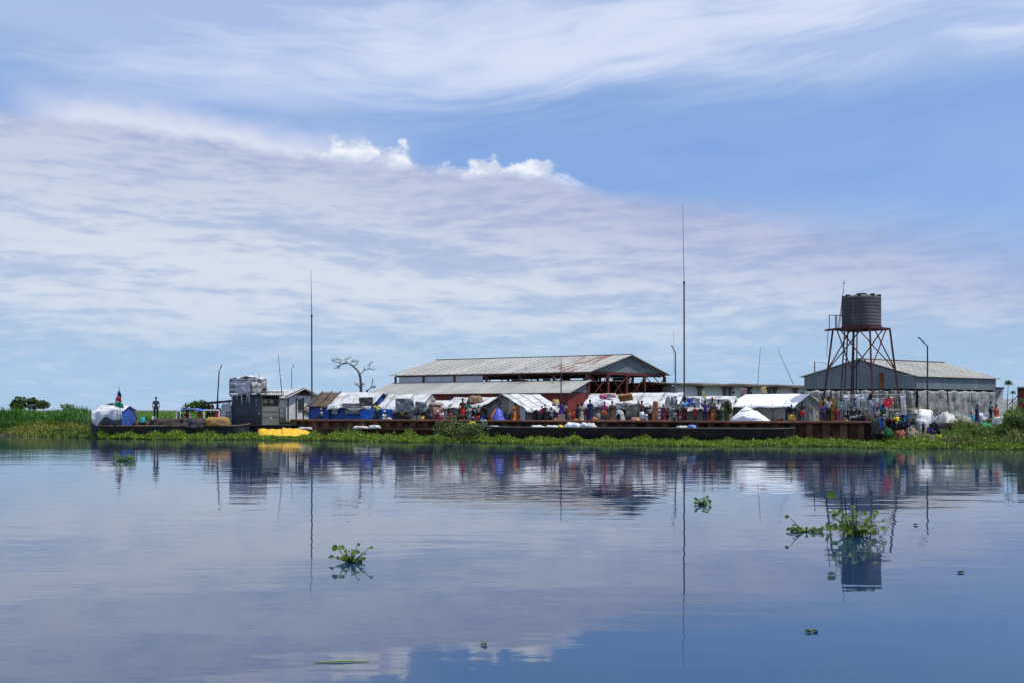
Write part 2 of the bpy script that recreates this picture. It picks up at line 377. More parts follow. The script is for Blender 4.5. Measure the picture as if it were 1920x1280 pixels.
# ------------------------------------------------------------------ ground
def bank_edge(x_):
    if x_ < -36: return 94.0
    if x_ < -24: return 94+(x_+36)/12*-6.5
    if x_ < 25: return 76.5+.9-.365*x_
    if x_ < 45: return 68.3-.12*(x_-25)
    return 65.9
gb_ = MB(); xs = [-3000, -400, -120, -70, -36, -30, -26, -24.5, -24, -15, 0, 12, 24.6, 25.2, 28, 32, 38, 45, 60, 90, 200, 3000]
rows = []
for x_ in xs:
    e = bank_edge(x_); ztop = .45 if x_ < -24.2 else GZ; wd = 5 if x_ < -24.2 else .05 if x_ < 25 else 7.5
    rows.append([(x_, e-wd, -.6 if wd > 1 else -1.5), (x_, e-wd*.55, .22 if wd > 1 else .3), (x_, e, ztop), (x_, e+14, ztop), (x_, e+60, ztop+.1), (x_, 900, 1.2), (x_, 9000, 1.2)])
gv = [p for r_ in rows for p in r_]; k = 7
gb_.add(gv, [(i*k+j, (i+1)*k+j, (i+1)*k+j+1, i*k+j+1) for i in range(len(xs)-1) for j in range(k-1)])
EARTH = mat('earth_and_grass', (.075, .095, .035), .95, .4, .4, (.10, .085, .06), .03, 3)
tag(gb_.build('ground', EARTH), kind='structure')

# ------------------------------------------------------------------ vegetation masses
REED = leafmat('reed_leaf', (.045, .14, .016), (.09, .23, .03), (.06, .15, .03))
REEDY = leafmat('low_marsh_leaf', (.11, .16, .018), (.27, .27, .05), (.07, .12, .015))
HYA = leafmat('hyacinth_leaf', (.05, .13, .012), (.20, .29, .03), (.16, .24, .02))
FARG = leafmat('far_grass_leaf', (.07, .18, .02), (.15, .28, .04), (.09, .22, .03))
def xw(px, Y): return (px-960)/F*Y
# tall reeds on the left bank
n = 36000
yy = RS.uniform(0, 1, n)**1.5*26+92.0; pxx = RS.uniform(-420, 182, n); xx = (pxx-960)/F*yy
hh = np.array([1.7+.75*fbm(x_, y_, .16)+.5*fbm(x_, y_, .7, 4) for x_, y_ in zip(xx, yy)])*RS.uniform(.75, 1.15, n)
taper = np.clip((184-pxx)/26, .25, 1); hh = hh*(.55+.45*taper)*np.clip((yy-91.0)/2.5, .5, 1)
V_, f_ = blades(np.stack([xx, yy, np.full(n, .35)], 1), hh, RS.uniform(.05, .11, n), .4)
tag(np_mesh('reeds', V_, f_, REED), 'dense tall green reeds filling the left bank', 'reeds', kind='stuff')
# shorter yellowish marsh growth at its foot
n = 26000
pxx = RS.uniform(-420, 235, n); yf = np.interp(pxx, [-420, 0, 100, 200, 235], [95, 90.2, 85.5, 80.5, 79])
yy = yf+RS.uniform(0, 1, n)**.8*np.interp(pxx, [-420, 120, 235], [7, 8, 2.5]); xx = (pxx-960)/F*yy
jag = np.array([fbm(x_, 3, .9)*1.3 for x_ in xx]); keep = yy-yf > jag
xx, yy, yf = xx[keep], yy[keep], yf[keep]; n = len(xx)
hh = np.clip(.2+(yy-yf)*.125, .2, .95)*RS.uniform(.6, 1.15, n)
V_, f_ = blades(np.stack([xx, yy, np.clip((yy-88)*.1, 0, .4)], 1), hh, RS.uniform(.06, .13, n), .9)
tag(np_mesh('marsh_grass', V_, f_, REEDY), 'low yellow green marsh grass in front of the reeds', 'marsh grass', kind='stuff')
# far meadow
n = 16000
yy = 100+RS.uniform(0, 1, n)**2*260; pxx = RS.uniform(150, 500, n); xx = (pxx-960)/F*yy
V_, f_ = blades(np.stack([xx, yy, np.full(n, .5)], 1), RS.uniform(.5, 1.25, n)+.4*(yy/360), RS.uniform(.1, .25, n), .6)
tag(np_mesh('meadow_grass', V_, f_, FARG), 'pale green meadow behind the long boat', 'grass', kind='stuff')
# floating hyacinth mat along the quay
def front_y(px): return np.interp(px, [180, 400, 560, 800, 1000, 1200, 1500, 1700, 1900, 2100], [80.0, 75.8, 75.2, 69.5, 66.2, 62.8, 61.8, 58.6, 57.8, 57.5])
n = 80000
pxx = RS.uniform(185, 2080, n); yf = front_y(pxx)
back = np.interp(pxx, [185, 430, 480, 900, 905, 1480, 1500, 1650, 1660, 2080], [81, 80.6, 81.5, 76.2, 73.6, 68.8, 68.6, 66.6, 66.0, 65.0])
q = RS.uniform(0, 1, n)**.85; yy = yf+q*(back-yf); xx = (pxx-960)/F*yy
dn = np.array([fbm(x_, y_, .35, 2)+.45*fbm(x_, y_, 1.6, 5) for x_, y_ in zip(xx, yy)])
keep = (q+dn*.8 > .22) & (dn > -.30) & ~((pxx > 484) & (pxx < 578) & (q > .42))
px2 = pxx[keep]; xx, yy, yf, q, dn = xx[keep], yy[keep], yf[keep], q[keep], dn[keep]; n = len(xx)
amp = np.interp(px2, [185, 420, 560, 680, 700, 900, 1480, 1600, 1700, 1920], [.40, .42, .38, .62, .36, .24, .22, .25, .50, .72])
hh = np.clip(.06+amp*np.clip(q, 0, 1)**.8*(.75+.7*dn), .05, 1.3)*RS.uniform(.35, 1.1, n)
patch_ = np.array([fbm(x_, 1, .8, 9)*.8+fbm(x_, y_, 2.3, 4)*.5 for x_, y_ in zip(xx, yy)]); hh = hh*np.clip(1+patch_*1.5, .35, 2.0)
c_ = np.stack([xx, yy, hh], 1)
V_, f_ = leaves(c_, RS.uniform(.07, .20, n), 1.2, .6)
hy = np_mesh('water_hyacinth_mat', V_, f_, HYA)
tag(hy, 'bright green floating hyacinth mat along the foot of the quay', 'water plants', kind='stuff')
# its thin stalks
sel = RS.uniform(0, 1, n) < .42
V_, f_ = blades(np.stack([xx[sel], yy[sel], np.zeros(sel.sum())], 1), hh[sel]*RS.uniform(.9, 1.55, sel.sum())+.05, RS.uniform(.025, .055, sel.sum()), .6)
st = np_mesh('stalk_growth', V_, f_, REEDY, hy); tag(st, kind='stuff')
# rank grass on the right bank
n = 20000
pxx = RS.uniform(1765, 2150, n); q = RS.uniform(0, 1, n); yy = 60.2+q*9.5; xx = (pxx-960)/F*yy
zz = np.clip((yy-60.5)*.17, 0, 1.3)
dn = np.array([fbm(x_, y_, .45, 8) for x_, y_ in zip(xx, yy)])
ht = np.interp(pxx, [1765, 1830, 1880, 1905, 2150], [.30, .42, .55, .95, 1.3])
V_, f_ = blades(np.stack([xx, yy, zz], 1), ht*np.clip(.75+1.1*dn, .25, 1.6)*RS.uniform(.5, 1.15, n), RS.uniform(.04, .09, n), .6)
tag(np_mesh('bank_grass', V_, f_, leafmat('bank_leaf', (.065, .14, .022), (.16, .23, .04), (.15, .15, .05))), 'rank green and straw coloured grass on the right bank', 'grass', kind='stuff')

def crown_tree(name, label, px, Y, zb, wdt, hgt, dens, m, trunk=True, cat='bush', squash=.6, group=None, ls=.22):
    o = thing(name, label, cat, (xw(px, Y), Y, zb), group)
    b = MB(); lumps = []
    for i in range(9):
        an = rnd(0, 6.28); rr = rnd(.15, .95)**.7*wdt/2
        lumps.append((Vector((math.cos(an)*rr, math.sin(an)*rr*.6, hgt*rnd(.55, .9)*(1-.35*(rr/(wdt/2))**2))), rnd(.16, .30)*wdt))
    for c_, r_ in lumps:
        mid = Vector((c_.x*.3, c_.y*.3, c_.z*.45))
        b.tube([(0, 0, 0), mid, c_], [.05*hgt*.6, .03*hgt*.6, .01], 5)
    for i in range(len(b.v)): b.v[i] = b.v[i]+o.location
    b.build('trunk', WOOD, o)
    pts = []
    for c_, r_ in lumps:
        k = int(dens/len(lumps)); p = RS.normal(0, 1, (k, 3)); p /= np.linalg.norm(p, axis=1)[:, None]
        p *= (RS.uniform(.45, 1.05, k)**.6)[:, None]*r_; p[:, 2] *= squash
        pts.append(p+np.array(c_))
    pts = np.concatenate(pts); pts = pts[pts[:, 2] > .02]
    V_, f_ = leaves(pts, RS.uniform(.5, 1.2, len(pts))*ls, 1.0, .8)
    np_mesh('crown', V_, f_, m, o)
    return o
BUSHL = leafmat('bush_leaf', (.04, .11, .02), (.09, .15, .035), (.09, .085, .035))
SHRUBL = leafmat('shrub_leaf', (.055, .12, .02), (.13, .20, .045), (.10, .12, .04))
random.seed(11)
crown_tree('broad_bush', 'wide dark bush rising above the reeds at the far left', 54, 150, 1.2, 4.5, 3.4, 3200, BUSHL, ls=.32)
crown_tree('broad_bush', 'small rounded shrub on the reeds just left of the boat flag', 204, 118, 1.0, 1.5, 2.25, 700, BUSHL, ls=.28)
crown_tree('broad_bush', 'low leafy clump above the reeds between wide bush and flag', 126, 118, 1.0, 2.0, 2.2, 600, SHRUBL, ls=.28)
crown_tree('riverside_shrub', 'tangled green shrub growing in front of the quay left of the dome tent', 862, 72.3, .1, 3.3, 1.5, 1100, SHRUBL, squash=.9, cat='shrub', ls=.16)
crown_tree('riverside_shrub', 'leafy shrub touching the right edge of the picture', 1917, 63.5, .6, 1.9, 1.6, 1600, SHRUBL, squash=.9, cat='shrub', ls=.15)
crown_tree('riverside_shrub', 'darker shrub on the right bank below the navy clothed person', 1846, 64.0, .35, 2.4, .62, 1200, SHRUBL, squash=.8, cat='shrub', ls=.14)
crown_tree('leafy_branch_bundle', 'upright bundle of leafy branches between the white shirt and the long white tent', 1361, YQ(1361, 1.6), GZ, 1.0, 1.75, 900, BUSHL, squash=1.2, cat='branches', ls=.14)
crown_tree('broad_bush', 'low bushes far off behind the boat canopy', 372, 190, .9, 5.0, 2.9, 2000, SHRUBL, ls=.4)
# papyrus beside the white hut
def papyrus(px, Y, zb, ztop, r_, label, n=60):
    o = thing('papyrus_plant', label, 'plant', (xw(px, Y), Y, zb), 'papyrus stems')
    b = MB(); L = Vector(o.location); top = L+Vector((.1, 0, ztop-zb)); b.tube([L, L+Vector((.03, 0, (ztop-zb)*.5)), top], [.035, .03, .02], 5); b.build('stem', SHRUBS, o)
    h_ = MB()
    for i in range(n):
        an = rnd(0, 6.28); el = rnd(-.25, 1.4); d_ = Vector((math.cos(an)*math.cos(el), math.sin(an)*math.cos(el), math.sin(el)))*r_
        h_.tube([top, top+d_*.6, top+d_+Vector((0, 0, -.12*r_))], [.012, .014, .006], 3, False)
    h_.build('flower_head', SHRUBS, o)
SHRUBS = mat('papyrus_green', (.10, .20, .08), .7, .3)
papyrus(1888, 74, 1.3, Z(719, 74), .36, 'tall papyrus with a feathery round head beside the white hut', 110)
papyrus(1897, 73, 1.3, Z(736, 73), .25, 'short papyrus leaning near the red hut', 40)
papyrus(1912, 66, .9, Z(752, 66), .3, 'papyrus sprig at the right picture edge before the red hut', 40)

# dead tree: outline polylines in a plane, spread in depth
def dead_tree():
    Y = 94; o = thing('dead_tree', 'bare crooked dead tree rising behind the blue walled shelter', 'tree', (xw(677, Y), Y, GZ))
    def pt(a_, b_, dy=0): px = 560+a_/6; py = 660+b_/6; return P(px, py, Y)+Vector((0, dy, 0))
    b = MB(); base = Vector(o.location)
    b.tube([base, pt(702, 430), pt(700, 350), pt(690, 270, .1), pt(665, 205, .2), pt(610, 155, .3), pt(550, 118, .3), pt(500, 85, .4)],
           [.17, .14, .12, .105, .09, .075, .05, .02], 8)
    b.tube([base+Vector((.3, 0, .3)), pt(770, 425), pt(815, 395), pt(830, 340), pt(833, 290)], [.14, .11, .085, .06, .04], 7)
    b.build('trunk', DEADW, o, True)
    L_ = [([(692, 245), (730, 205), (790, 185), (860, 195)], .08), ([(790, 185), (793, 135), (830, 105)], .05), ([(815, 395), (865, 385)], .07),
          ([(700, 420), (670, 370), (615, 345)], .09), ([(700, 380), (740, 355)], .06), ([(600, 150), (650, 140), (675, 95)], .05),
          ([(550, 118), (480, 140), (400, 185)], .06), ([(550, 118), (470, 120), (380, 100)], .06), ([(500, 85), (440, 80), (365, 90)], .04),
          ([(540, 110), (545, 70), (600, 50)], .04), ([(480, 140), (440, 165), (430, 190)], .03), ([(575, 130), (620, 100), (660, 110)], .04)]
    for pl, r_ in L_:
        l = MB(); dy = rnd(-.8, .8); k = len(pl)
        l.tube([pt(a_, b_, dy*i/k) for i, (a_, b_) in enumerate(pl)], [r_*.7*(1-.6*i/(k-1)) for i in range(k)], 5)
        for i in range(12):
            f = rnd(.3, 1)*(k-1); i0 = min(int(f), k-2); ff = f-i0
            a_ = pl[i0][0]*(1-ff)+pl[i0+1][0]*ff; b_ = pl[i0][1]*(1-ff)+pl[i0+1][1]*ff; y0_ = dy*f/k
            an = rnd(0, 6.28); q1 = (a_+math.cos(an)*20, b_+math.sin(an)*14-6); q2 = (q1[0]+rnd(-22, 22), q1[1]+rnd(-22, 12)); d2 = rnd(-.6, .6)
            l.tube([pt(a_, b_, y0_), pt(*q1, y0_+d2*.5), pt(*q2, y0_+d2)], [.020, .014, .008], 3, False)
        l.build('limb', DEADW, o)
DEADW = mat('dead_wood', (.10, .085, .075), .9, .4, 5)
dead_tree()

# floating plants in the foreground
PET = mat('petiole_green', (.10, .17, .03), .5, .3, 20); RHIZ = mat('rhizome_brown', (.055, .05, .015), .8, .4, 20)
def pad(mb, c, r_, nrm, roll=0):
    """round cupped leaf"""
    c = Vector(c); nrm = Vector(nrm).normalized(); q = nrm.to_track_quat('Z', 'Y').to_matrix()@Matrix.Rotation(roll, 3, 'Z')
    k = 12; vs = [c]; ring = []
    for rr, dz in ((.55, .02), (1.0, .16)):
        for i in range(k):
            an = 2*math.pi*i/k; sh = 1.0 if i else .82
            vs.append(c+q@Vector((math.cos(an)*r_*rr*sh, math.sin(an)*r_*rr*.86, dz*r_*(1+.5*math.cos(2*an)))))
    fs = [(0, 1+i, 1+(i+1) % k) for i in range(k)]+[(1+i, 1+k+i, 1+k+(i+1) % k, 1+(i+1) % k) for i in range(k)]
    mb.add(vs, fs)
FLOATL = leafmat('floating_leaf', (.025, .085, .008), (.075, .16, .012), (.05, .11, .01))
def floating_plant(px, py, label, nleaf, spread, hmax, lr, seed, extra=(), core=.12, maxpart=14):
    random.seed(seed); Y = F*H/(py-HOR); L = Vector((xw(px, Y), Y, 0)); o = thing('floating_hyacinth', label, 'water plant', L)
    core_mb = MB()
    for i in range(26):
        an = rnd(0, 6.28); rr = rnd(0, core)
        p = L+Vector((math.cos(an)*rr*1.4, math.sin(an)*rr, 0)); core_mb.tube([p+Vector((0, 0, -.03)), p+Vector((rnd(-.04, .04), rnd(-.03, .03), rnd(.02, .3*hmax+.02)))], [.012, .004], 4)
    core_mb.build('root_crown', RHIZ, o)
    specs = list(extra)
    for i in range(nleaf):
        an = rnd(0, 6.28); rr = spread*rnd(.25, 1); specs.append((math.cos(an)*rr, math.sin(an)*rr*.7, hmax*rnd(.12, 1)*(1-.35*rr/spread), lr*rnd(.45, 1.1)))
    for i, (dx, dy, dz, r_) in enumerate(specs):
        b = MB(); s_ = MB(); tip = L+Vector((dx, dy, dz)); ba = L+Vector((dx*.12, dy*.12, .0)); mid = (ba+tip)/2+Vector((dx*.12, dy*.1, dz*.12))
        pad(b, tip+Vector((dx, dy, 0)).normalized()*r_*.8, r_, (rnd(-.5, .5)+dx*1.2, -rnd(.25, 1.0), rnd(.35, 1)), rnd(0, 6))
        lf = b.build('leaf', FLOATL, o, True)
        s_.tube([ba, mid, tip], [.012, .009, .005], 5); s_.build('petiole', PET, lf, True)
    return o
floating_plant(658, 1053, 'small floating hyacinth with round leaves alone on the open water left of centre', 24, .22, .22, .045, 3,
               [(-.20, 0, .21, .055), (-.10, 0, .22, .055), (.09, .02, .26, .03), (.28, 0, .22, .032), (-.26, -.02, .08, .045)], .13)
floating_plant(1603, 1003, 'tall floating hyacinth clump over the reflection of the tank, largest on the water', 46, .50, .62, .055, 5,
               [(-.36, .0, .74, .085), (-.30, .1, .42, .06), (.12, 0, .40, .06), (.42, .1, .36, .03), (-.12, -.1, .10, .085), (.22, -.1, .10, .08), (.45, -.05, .12, .07)], .20)
floating_plant(1512, 996, 'flat floating hyacinth with one raised round leaf left of the tall clump', 20, .30, .11, .05, 9,
               [(-.33, 0, .28, .045), (.30, -.05, .10, .095), (.42, 0, .05, .05), (-.2, 0, .12, .04)], .22)
floating_plant(231, 863, 'low floating hyacinth raft nearest the left boat', 46, .55, .34, .07, 13, [(-.35, 0, .42, .06)], .4)
floating_plant(1317, 945, 'tiny floating hyacinth right of centre near the mast reflection', 22, .18, .22, .05, 17, [], .1)
def bit(px, py, sx, sy, sz, label, name, cat, m, seed):
    random.seed(seed); Y = F*H/(py-HOR); b = MB(); L = Vector((xw(px, Y), Y, 0))
    for i in range(7):
        pad(b, L+Vector((rnd(-.5, .5)*sx, rnd(-.5, .5)*sy, .006+rnd(0, sz))), rnd(.35, .5)*min(sx, .07), (rnd(-.4, .4), rnd(-.4, .4), 1))
    o = b.build(name, m); tag(o, label, cat)
bit(907, 1208, .05, .05, .03, 'round dark leaf clump floating at the bottom centre of the water', 'floating_leaf_clump', 'water plant', BUSHL, 1)
bit(1518, 1184, .15, .05, .012, 'flat dark leaf scrap floating lower right of centre', 'floating_leaf_clump', 'water plant', BUSHL, 2)
bit(1717, 984, .07, .05, .03, 'little dark floating lump right of the tall hyacinth clump', 'floating_leaf_clump', 'water plant', BUSHL, 3)
bit(1800, 1073, .07, .05, .02, 'little green floating lump low at the right of the water', 'floating_leaf_clump', 'water plant', BUSHL, 4)
b = MB(); Y = F*H/(1241-HOR); b.tube([(xw(590, Y), Y-.02, .006), (xw(640, Y), Y, .012), (xw(693, Y), Y+.03, .006)], [.004, .008, .003], 6)
tag(b.build('floating_reed_stem', mat('stem_green', (.16, .27, .05), .5)), 'pale green reed stem lying flat on the water at the bottom', 'reed stem')

# ------------------------------------------------------------------ buildings
def gable(name, label, cat, A, B, Cc, y_eave, y_apex, roofm, wallm, gablem, z0=GZ, amp=0.0, over=.25, nu=24, th=.05, frill=0.0,
          group=None, wall=True, gable_parts=True, ridge_cap=None, door=None, side_over=.2, sag=0.0, backwall=True):
    """A near corner, B other end of the gable, C other end of the long side; each (photo column, distance)"""
    A2 = Vector((X(*A), A[1], 0)); B2 = Vector((X(*B), B[1], 0)); C2 = Vector((X(*Cc), Cc[1], 0))
    g = B2-A2; l = C2-A2; M_ = (A2+B2)/2; ze = Z(y_eave, A[1]); za = Z(y_apex, M_.y)
    o = thing(name, label, cat, (A2.x, A2.y, z0), group)
    gl = g.length; ll = l.length; lu = l.normalized(); sl = math.hypot(gl/2, za-ze)
    ov = over/(gl/2); so = side_over/ll; seed = rnd(0, 99)
    def side(sg):
        def fn(u, v):
            uu = -so+u*(1+2*so); t_ = v*(1+ov)            # 0 at the ridge, 1 at the eave
            p = M_+l*uu+g*.5*sg*t_; zz = za-(za-ze)*min(t_, 1.0)
            if t_ > 1: zz -= (t_-1)/ov*(over*(.30 if frill == 0 else .5)+frill*(.5+fbm(p.x, p.y, 1.1, seed)))
            if amp: zz += amp*fbm(p.x, p.y, .9, seed+sg)*(.6+t_)-sag*math.sin(math.pi*min(t_, 1))-sag*.4*abs(math.sin(uu*math.pi*ll/2.2))
            return Vector((p.x, p.y, zz))+(Vector((0, 0, 1)) if 0 else Vector((0, 0, 0)))
        return fn
    rb = MB()
    for sg in (-1, 1):
        f = side(sg)
        flip = (l.cross(g*sg)).z < 0
        if flip: rb.sheet(lambda u, v, f=f: f(1-u, v), nu, 9, th, ll, sl)
        else: rb.sheet(f, nu, 9, th, ll, sl)
    rf = rb.build('roof', roofm, o, amp > 0)
    if ridge_cap:
        rc = MB(); rc.beam(Vector((M_.x, M_.y, za+.03))-l*so, Vector((M_.x, M_.y, za+.03))+l*(1+so), .3, .05); rc.build('ridge_cap', ridge_cap, rf)
    if wall:
        w_ = MB()
        gi = g.normalized()*.06; 
        A3 = A2+l*.01+gi; C3 = C2-l*.01+gi
        def wl(u, v): p = A3.lerp(C3, u); b_ = .05*amp*20 if amp else 0; return Vector((p.x, p.y, z0+v*(ze-z0-.02)))+g.normalized()*b_*.35*fbm(p.x, v*2, 1.3, seed+3)
        s1 = MB(); flip = l.cross(Vector((0, 0, 1))).dot(-g) < 0
        s1.sheet((lambda u, v: wl(1-u, v)) if flip else wl, 14 if amp else 2, 5 if amp else 1, .04, ll, ze-z0)
        s1.build('side_wall', wallm, o, amp > 0)
        if backwall:
            s2 = MB(); B3 = B2-gi*1; D3 = B2+l-gi*1; s2.wall(B3, D3, z0, ze-.03, .05); s2.build('back_wall', wallm, o)
    if gable_parts:
        gp = MB(); nn = -l.normalized()*.05
        hgt = ze-z0; m2 = M_; pts = [A2+Vector((0, 0, z0)), B2+Vector((0, 0, z0)), B2+Vector((0, 0, ze-.02)), M_+Vector((0, 0, za-.04)), A2+Vector((0, 0, ze-.02))]
        uv = [(0, z0), (gl, z0), (gl, ze), (gl/2, za), (0, ze)]
        if not wall: pts = pts[2:]; pts = [B2+Vector((0, 0, ze-.02)), M_+Vector((0, 0, za-.04)), A2+Vector((0, 0, ze-.02))]; uv = [(gl, ze), (gl/2, za), (0, ze)]
        if (pts[1]-pts[0]).cross(pts[2]-pts[1]).dot(-l) < 0: pts = pts[::-1]; uv = uv[::-1]
        gp.poly(pts, l.normalized()*.05, uv)
        gp.build('gable_wall', gablem, o)
        for k in (0, 1):
            if not wall: break
            gq = MB(); off = l*(.985) if k else None
            if k: gq.poly([p+l*.97 for p in pts], l.normalized()*.05, uv); gq.build('gable_wall', gablem, o)
    return o, dict(A=A2, B=B2, C=C2, g=g, l=l, M=M_, ze=ze, za=za)

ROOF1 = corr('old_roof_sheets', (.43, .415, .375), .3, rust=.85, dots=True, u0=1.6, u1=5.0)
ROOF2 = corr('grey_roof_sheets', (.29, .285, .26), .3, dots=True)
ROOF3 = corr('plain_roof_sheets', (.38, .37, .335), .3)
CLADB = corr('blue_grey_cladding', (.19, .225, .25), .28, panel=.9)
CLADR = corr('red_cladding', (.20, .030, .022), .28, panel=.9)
PALE = tarp('pale_cladding', (.74, .77, .79), (.5, .5, .5), .4, seams=.05, pitch=2.4, bump=.0, seamcol=(.3, .3, .32))

# main open storage shed
random.seed(3)
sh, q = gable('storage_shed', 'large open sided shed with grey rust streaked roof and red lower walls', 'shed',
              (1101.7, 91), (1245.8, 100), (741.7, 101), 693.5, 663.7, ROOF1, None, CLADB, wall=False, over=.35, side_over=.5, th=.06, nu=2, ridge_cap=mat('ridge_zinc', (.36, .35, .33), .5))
A_, B_, C_, g_, l_, ZE = q['A'], q['B'], q['C'], q['g'], q['l'], q['ze']
D_ = B_+l_
gn = g_.normalized(); ln_ = l_.normalized()
def V3(p, z_): return Vector((p.x, p.y, z_))
e = MB()
for a1, b1_ in ((A_, B_), (A_, C_), (B_, D_)): e.beam(V3(a1, ZE-.16), V3(b1_, ZE-.16), .14, .26)
e.build('eave_beam', MAROON, sh)
for f in [0, .245, .48, .72, 1.0]:                              # gable end posts
    p = A_+g_*f; pb = MB(); wd = .42 if f == 0 else .26
    pb.box((p.x, p.y, (GZ+ZE)/2-.1), wd, .22, ZE-GZ-.3, math.atan2(g_.y, g_.x)); pb.build('post', MAROON, sh)
for f in [.16, .33, .5, .67, .84, 1.0]:
    for base in (A_, B_):
        p = base+l_*f; pb = MB(); pb.box((p.x, p.y, (GZ+ZE)/2-.1), .2, .2, ZE-GZ-.3, .4); pb.build('post', MAROON, sh)
br = MB()
for i, (f0, f1) in enumerate([(0, .245), (.245, .48), (.48, .72), (.72, 1.0)]):
    p0 = A_+g_*f0-ln_*.12; p1 = A_+g_*f1-ln_*.12
    for za_, zb_ in ((ZE-.3, 3.2), (3.2, ZE-.3)): br.beam(V3(p0, za_), V3(p1, zb_), .07)
br.build('cross_brace', MAROON, sh)
tr = MB()                                                       # trusses under the roof
for f in [0.02, .16, .33, .5, .67, .84, .98]:
    a0 = A_+l_*f; b0 = B_+l_*f; m0 = (a0+b0)/2
    tr.beam(V3(a0, ZE-.3), V3(b0, ZE-.3), .09); tr.beam(V3(a0, ZE-.1), V3(m0, q['za']-.2), .08); tr.beam(V3(b0, ZE-.1), V3(m0, q['za']-.2), .08)
    for s_ in (.25, .5, .75):
        p = a0.lerp(b0, s_); tr.beam(V3(p, ZE-.3), V3(p, ZE+(q['za']-ZE)*(1-abs(s_-.5)*2)-.2), .06)
    for e0, sg in ((a0, 1), (b0, -1)): tr.beam(V3(e0, ZE-1.0), V3(e0+gn*sg*1.2, ZE-.3), .07)
tr.build('roof_truss', MAROON, sh)
ZA = Z(711, 91)                                                 # top of the side aisles
def aisle(base0, base1, sg, full=True):
    out = gn*sg*-1 if False else Vector((-ln_.y, ln_.x, 0))
    if out.dot(g_)*sg < 0: out = -out
    w4 = 4.4; zl = 3.93
    P0 = base0+out*w4; P1 = base1+out*w4
    a = MB(); o_ = .35
    def fn(u, v): p = (base0-ln_*.4).lerp(base1+ln_*.3, u)+out*(v*(w4+o_)); return V3(p, ZA-(ZA-zl)*v*(w4+o_)/w4)
    if (l_.cross(out)).z < 0: a.sheet(lambda u, v: fn(1-u, v), 2, 2, .05, l_.length, w4)
    else: a.sheet(fn, 2, 2, .05, l_.length, w4)
    a.build('aisle_roof', ROOF3, sh)
    wl = MB(); wl.wall(P0, P1, GZ, zl-.05, .06 if sg > 0 else -.06); wl.build('lower_wall', CLADR, sh)
    # end closure: grey triangle over red sheet
    tg = MB(); n_ = ln_*.05; uv = [(0, 0), (w4, 0), (w4, 1.1)]
    pts = [V3(P0, zl-.02), V3(base0, zl-.02), V3(base0, ZA-.03)]
    if sg > 0: pts = pts
    if (pts[1]-pts[0]).cross(pts[2]-pts[1]).dot(-l_) < 0: pts = pts[::-1]; uv = uv[::-1]
    tg.poly(pts, n_, uv); tg.build('aisle_gable', CLADB, sh)
    if sg < 0:
        ew = MB(); ew.wall(P0, base0, GZ, zl-.05, .05); ew.build('end_wall', CLADR, sh)
aisle(A_, C_, -1)
aisle(B_, D_, 1)
c1 = MB(); c1.wall(C_+l_*-.02, A_+(C_-A_)*.52, ZA-.02, ZE-.28, .05); c1.build('clerestory_sheet', tarp('lavender_sheeting', (.47, .48, .53), (.30, .30, .34), .6), sh)
c2 = MB(); c2.wall(D_, B_+l_*.18, 3.9, ZE-.62, .06); c2.wall(B_+l_*.18, B_, 3.9, ZA-.1, .06)
for f in (.2, .24, .36, .40, .51, .62, .8): c2.box(V3(B_+l_*f, ZE-.45), .9, .08, .3, math.atan2(l_.y, l_.x))
c2.build('rear_panel', MAROON, sh)
for f in (.12, .28):                                            # debris on the aisle roof
    p = A_+l_*f+Vector((ln_.y, -ln_.x, 0))*.6; b = MB(); random.seed(int(f*100))
    if p.y > (A_+l_*f).y: p = A_+l_*f-Vector((ln_.y, -ln_.x, 0))*.6
    for k in range(5): b.beam(V3(p, ZA-.08)+Vector((rnd(-.6, .6), 0, rnd(0, .1))), V3(p, ZA-.05)+Vector((rnd(-.8, .8), -.2, rnd(.05, .3))), .09)
    tag(b.build('scrap_pile', DARK), ('pile of dark scrap on the lower shed roof, nearer its right end', 'pile of dark scrap on the lower shed roof, left one of two')[f > .2], 'scrap', 'scrap on the shed roof')

# long low pale building between the sheds
o = thing('store_building', 'long low white walled building with dark flat roof edge behind the tents', 'building', (X(1270, 96), 96, GZ))
p0 = Vector((X(1270, 96), 96, 0)); p1 = Vector((X(1540, 107), 107, 0)); zt = Z(719, 96)
b = MB(); b.wall(p0, p1, GZ, zt-.12, .1); b.wall(p0+Vector((-.0, .05, 0))+Vector((-1, 5, 0)), p0+Vector((0, .05, 0)), GZ, zt-.12, .1); b.build('wall', PALE, o)
dr = (p1-p0).normalized(); nr = Vector((-dr.y, dr.x, 0))
b = MB()
def rfn(u, v): p = p0-dr*.4+(p1-p0+dr*.8)*u-nr*.9+nr*6*v; return V3(p, zt+.04*math.sin(u*23)+.05*fbm(u*9, 0, 1)+v*.3)
b.sheet(rfn, 40, 3, .16, 16, 6); b.build('roof', mat('rusty_flat_roof', (.13, .11, .09), .8, .5, 1.2, (.10, .03, .02)), o)
for px in (1307, 1352, 1362, 1397, 1437, 1447, 1488):
    f = (px-1270)/270; p = p0+(p1-p0)*f*.985-nr*.18; b = MB(); b.box(V3(p, (GZ+zt)/2-.1), .32, .18, zt-GZ-.1, math.atan2(dr.y, dr.x))
    b.box(V3(p, zt-.28), .75, .16, .22, math.atan2(dr.y, dr.x)); b.build('column', mat('column_grey', (.15, .14, .14), .8), o)
for px in (1368, 1400, 1500):
    p = p0+(p1-p0)*((px-1270)/270)-nr*.03; b = MB(); b.box(V3(p, zt-.75), .3, .06, .2, math.atan2(dr.y, dr.x)); b.build('vent', DARK, o)

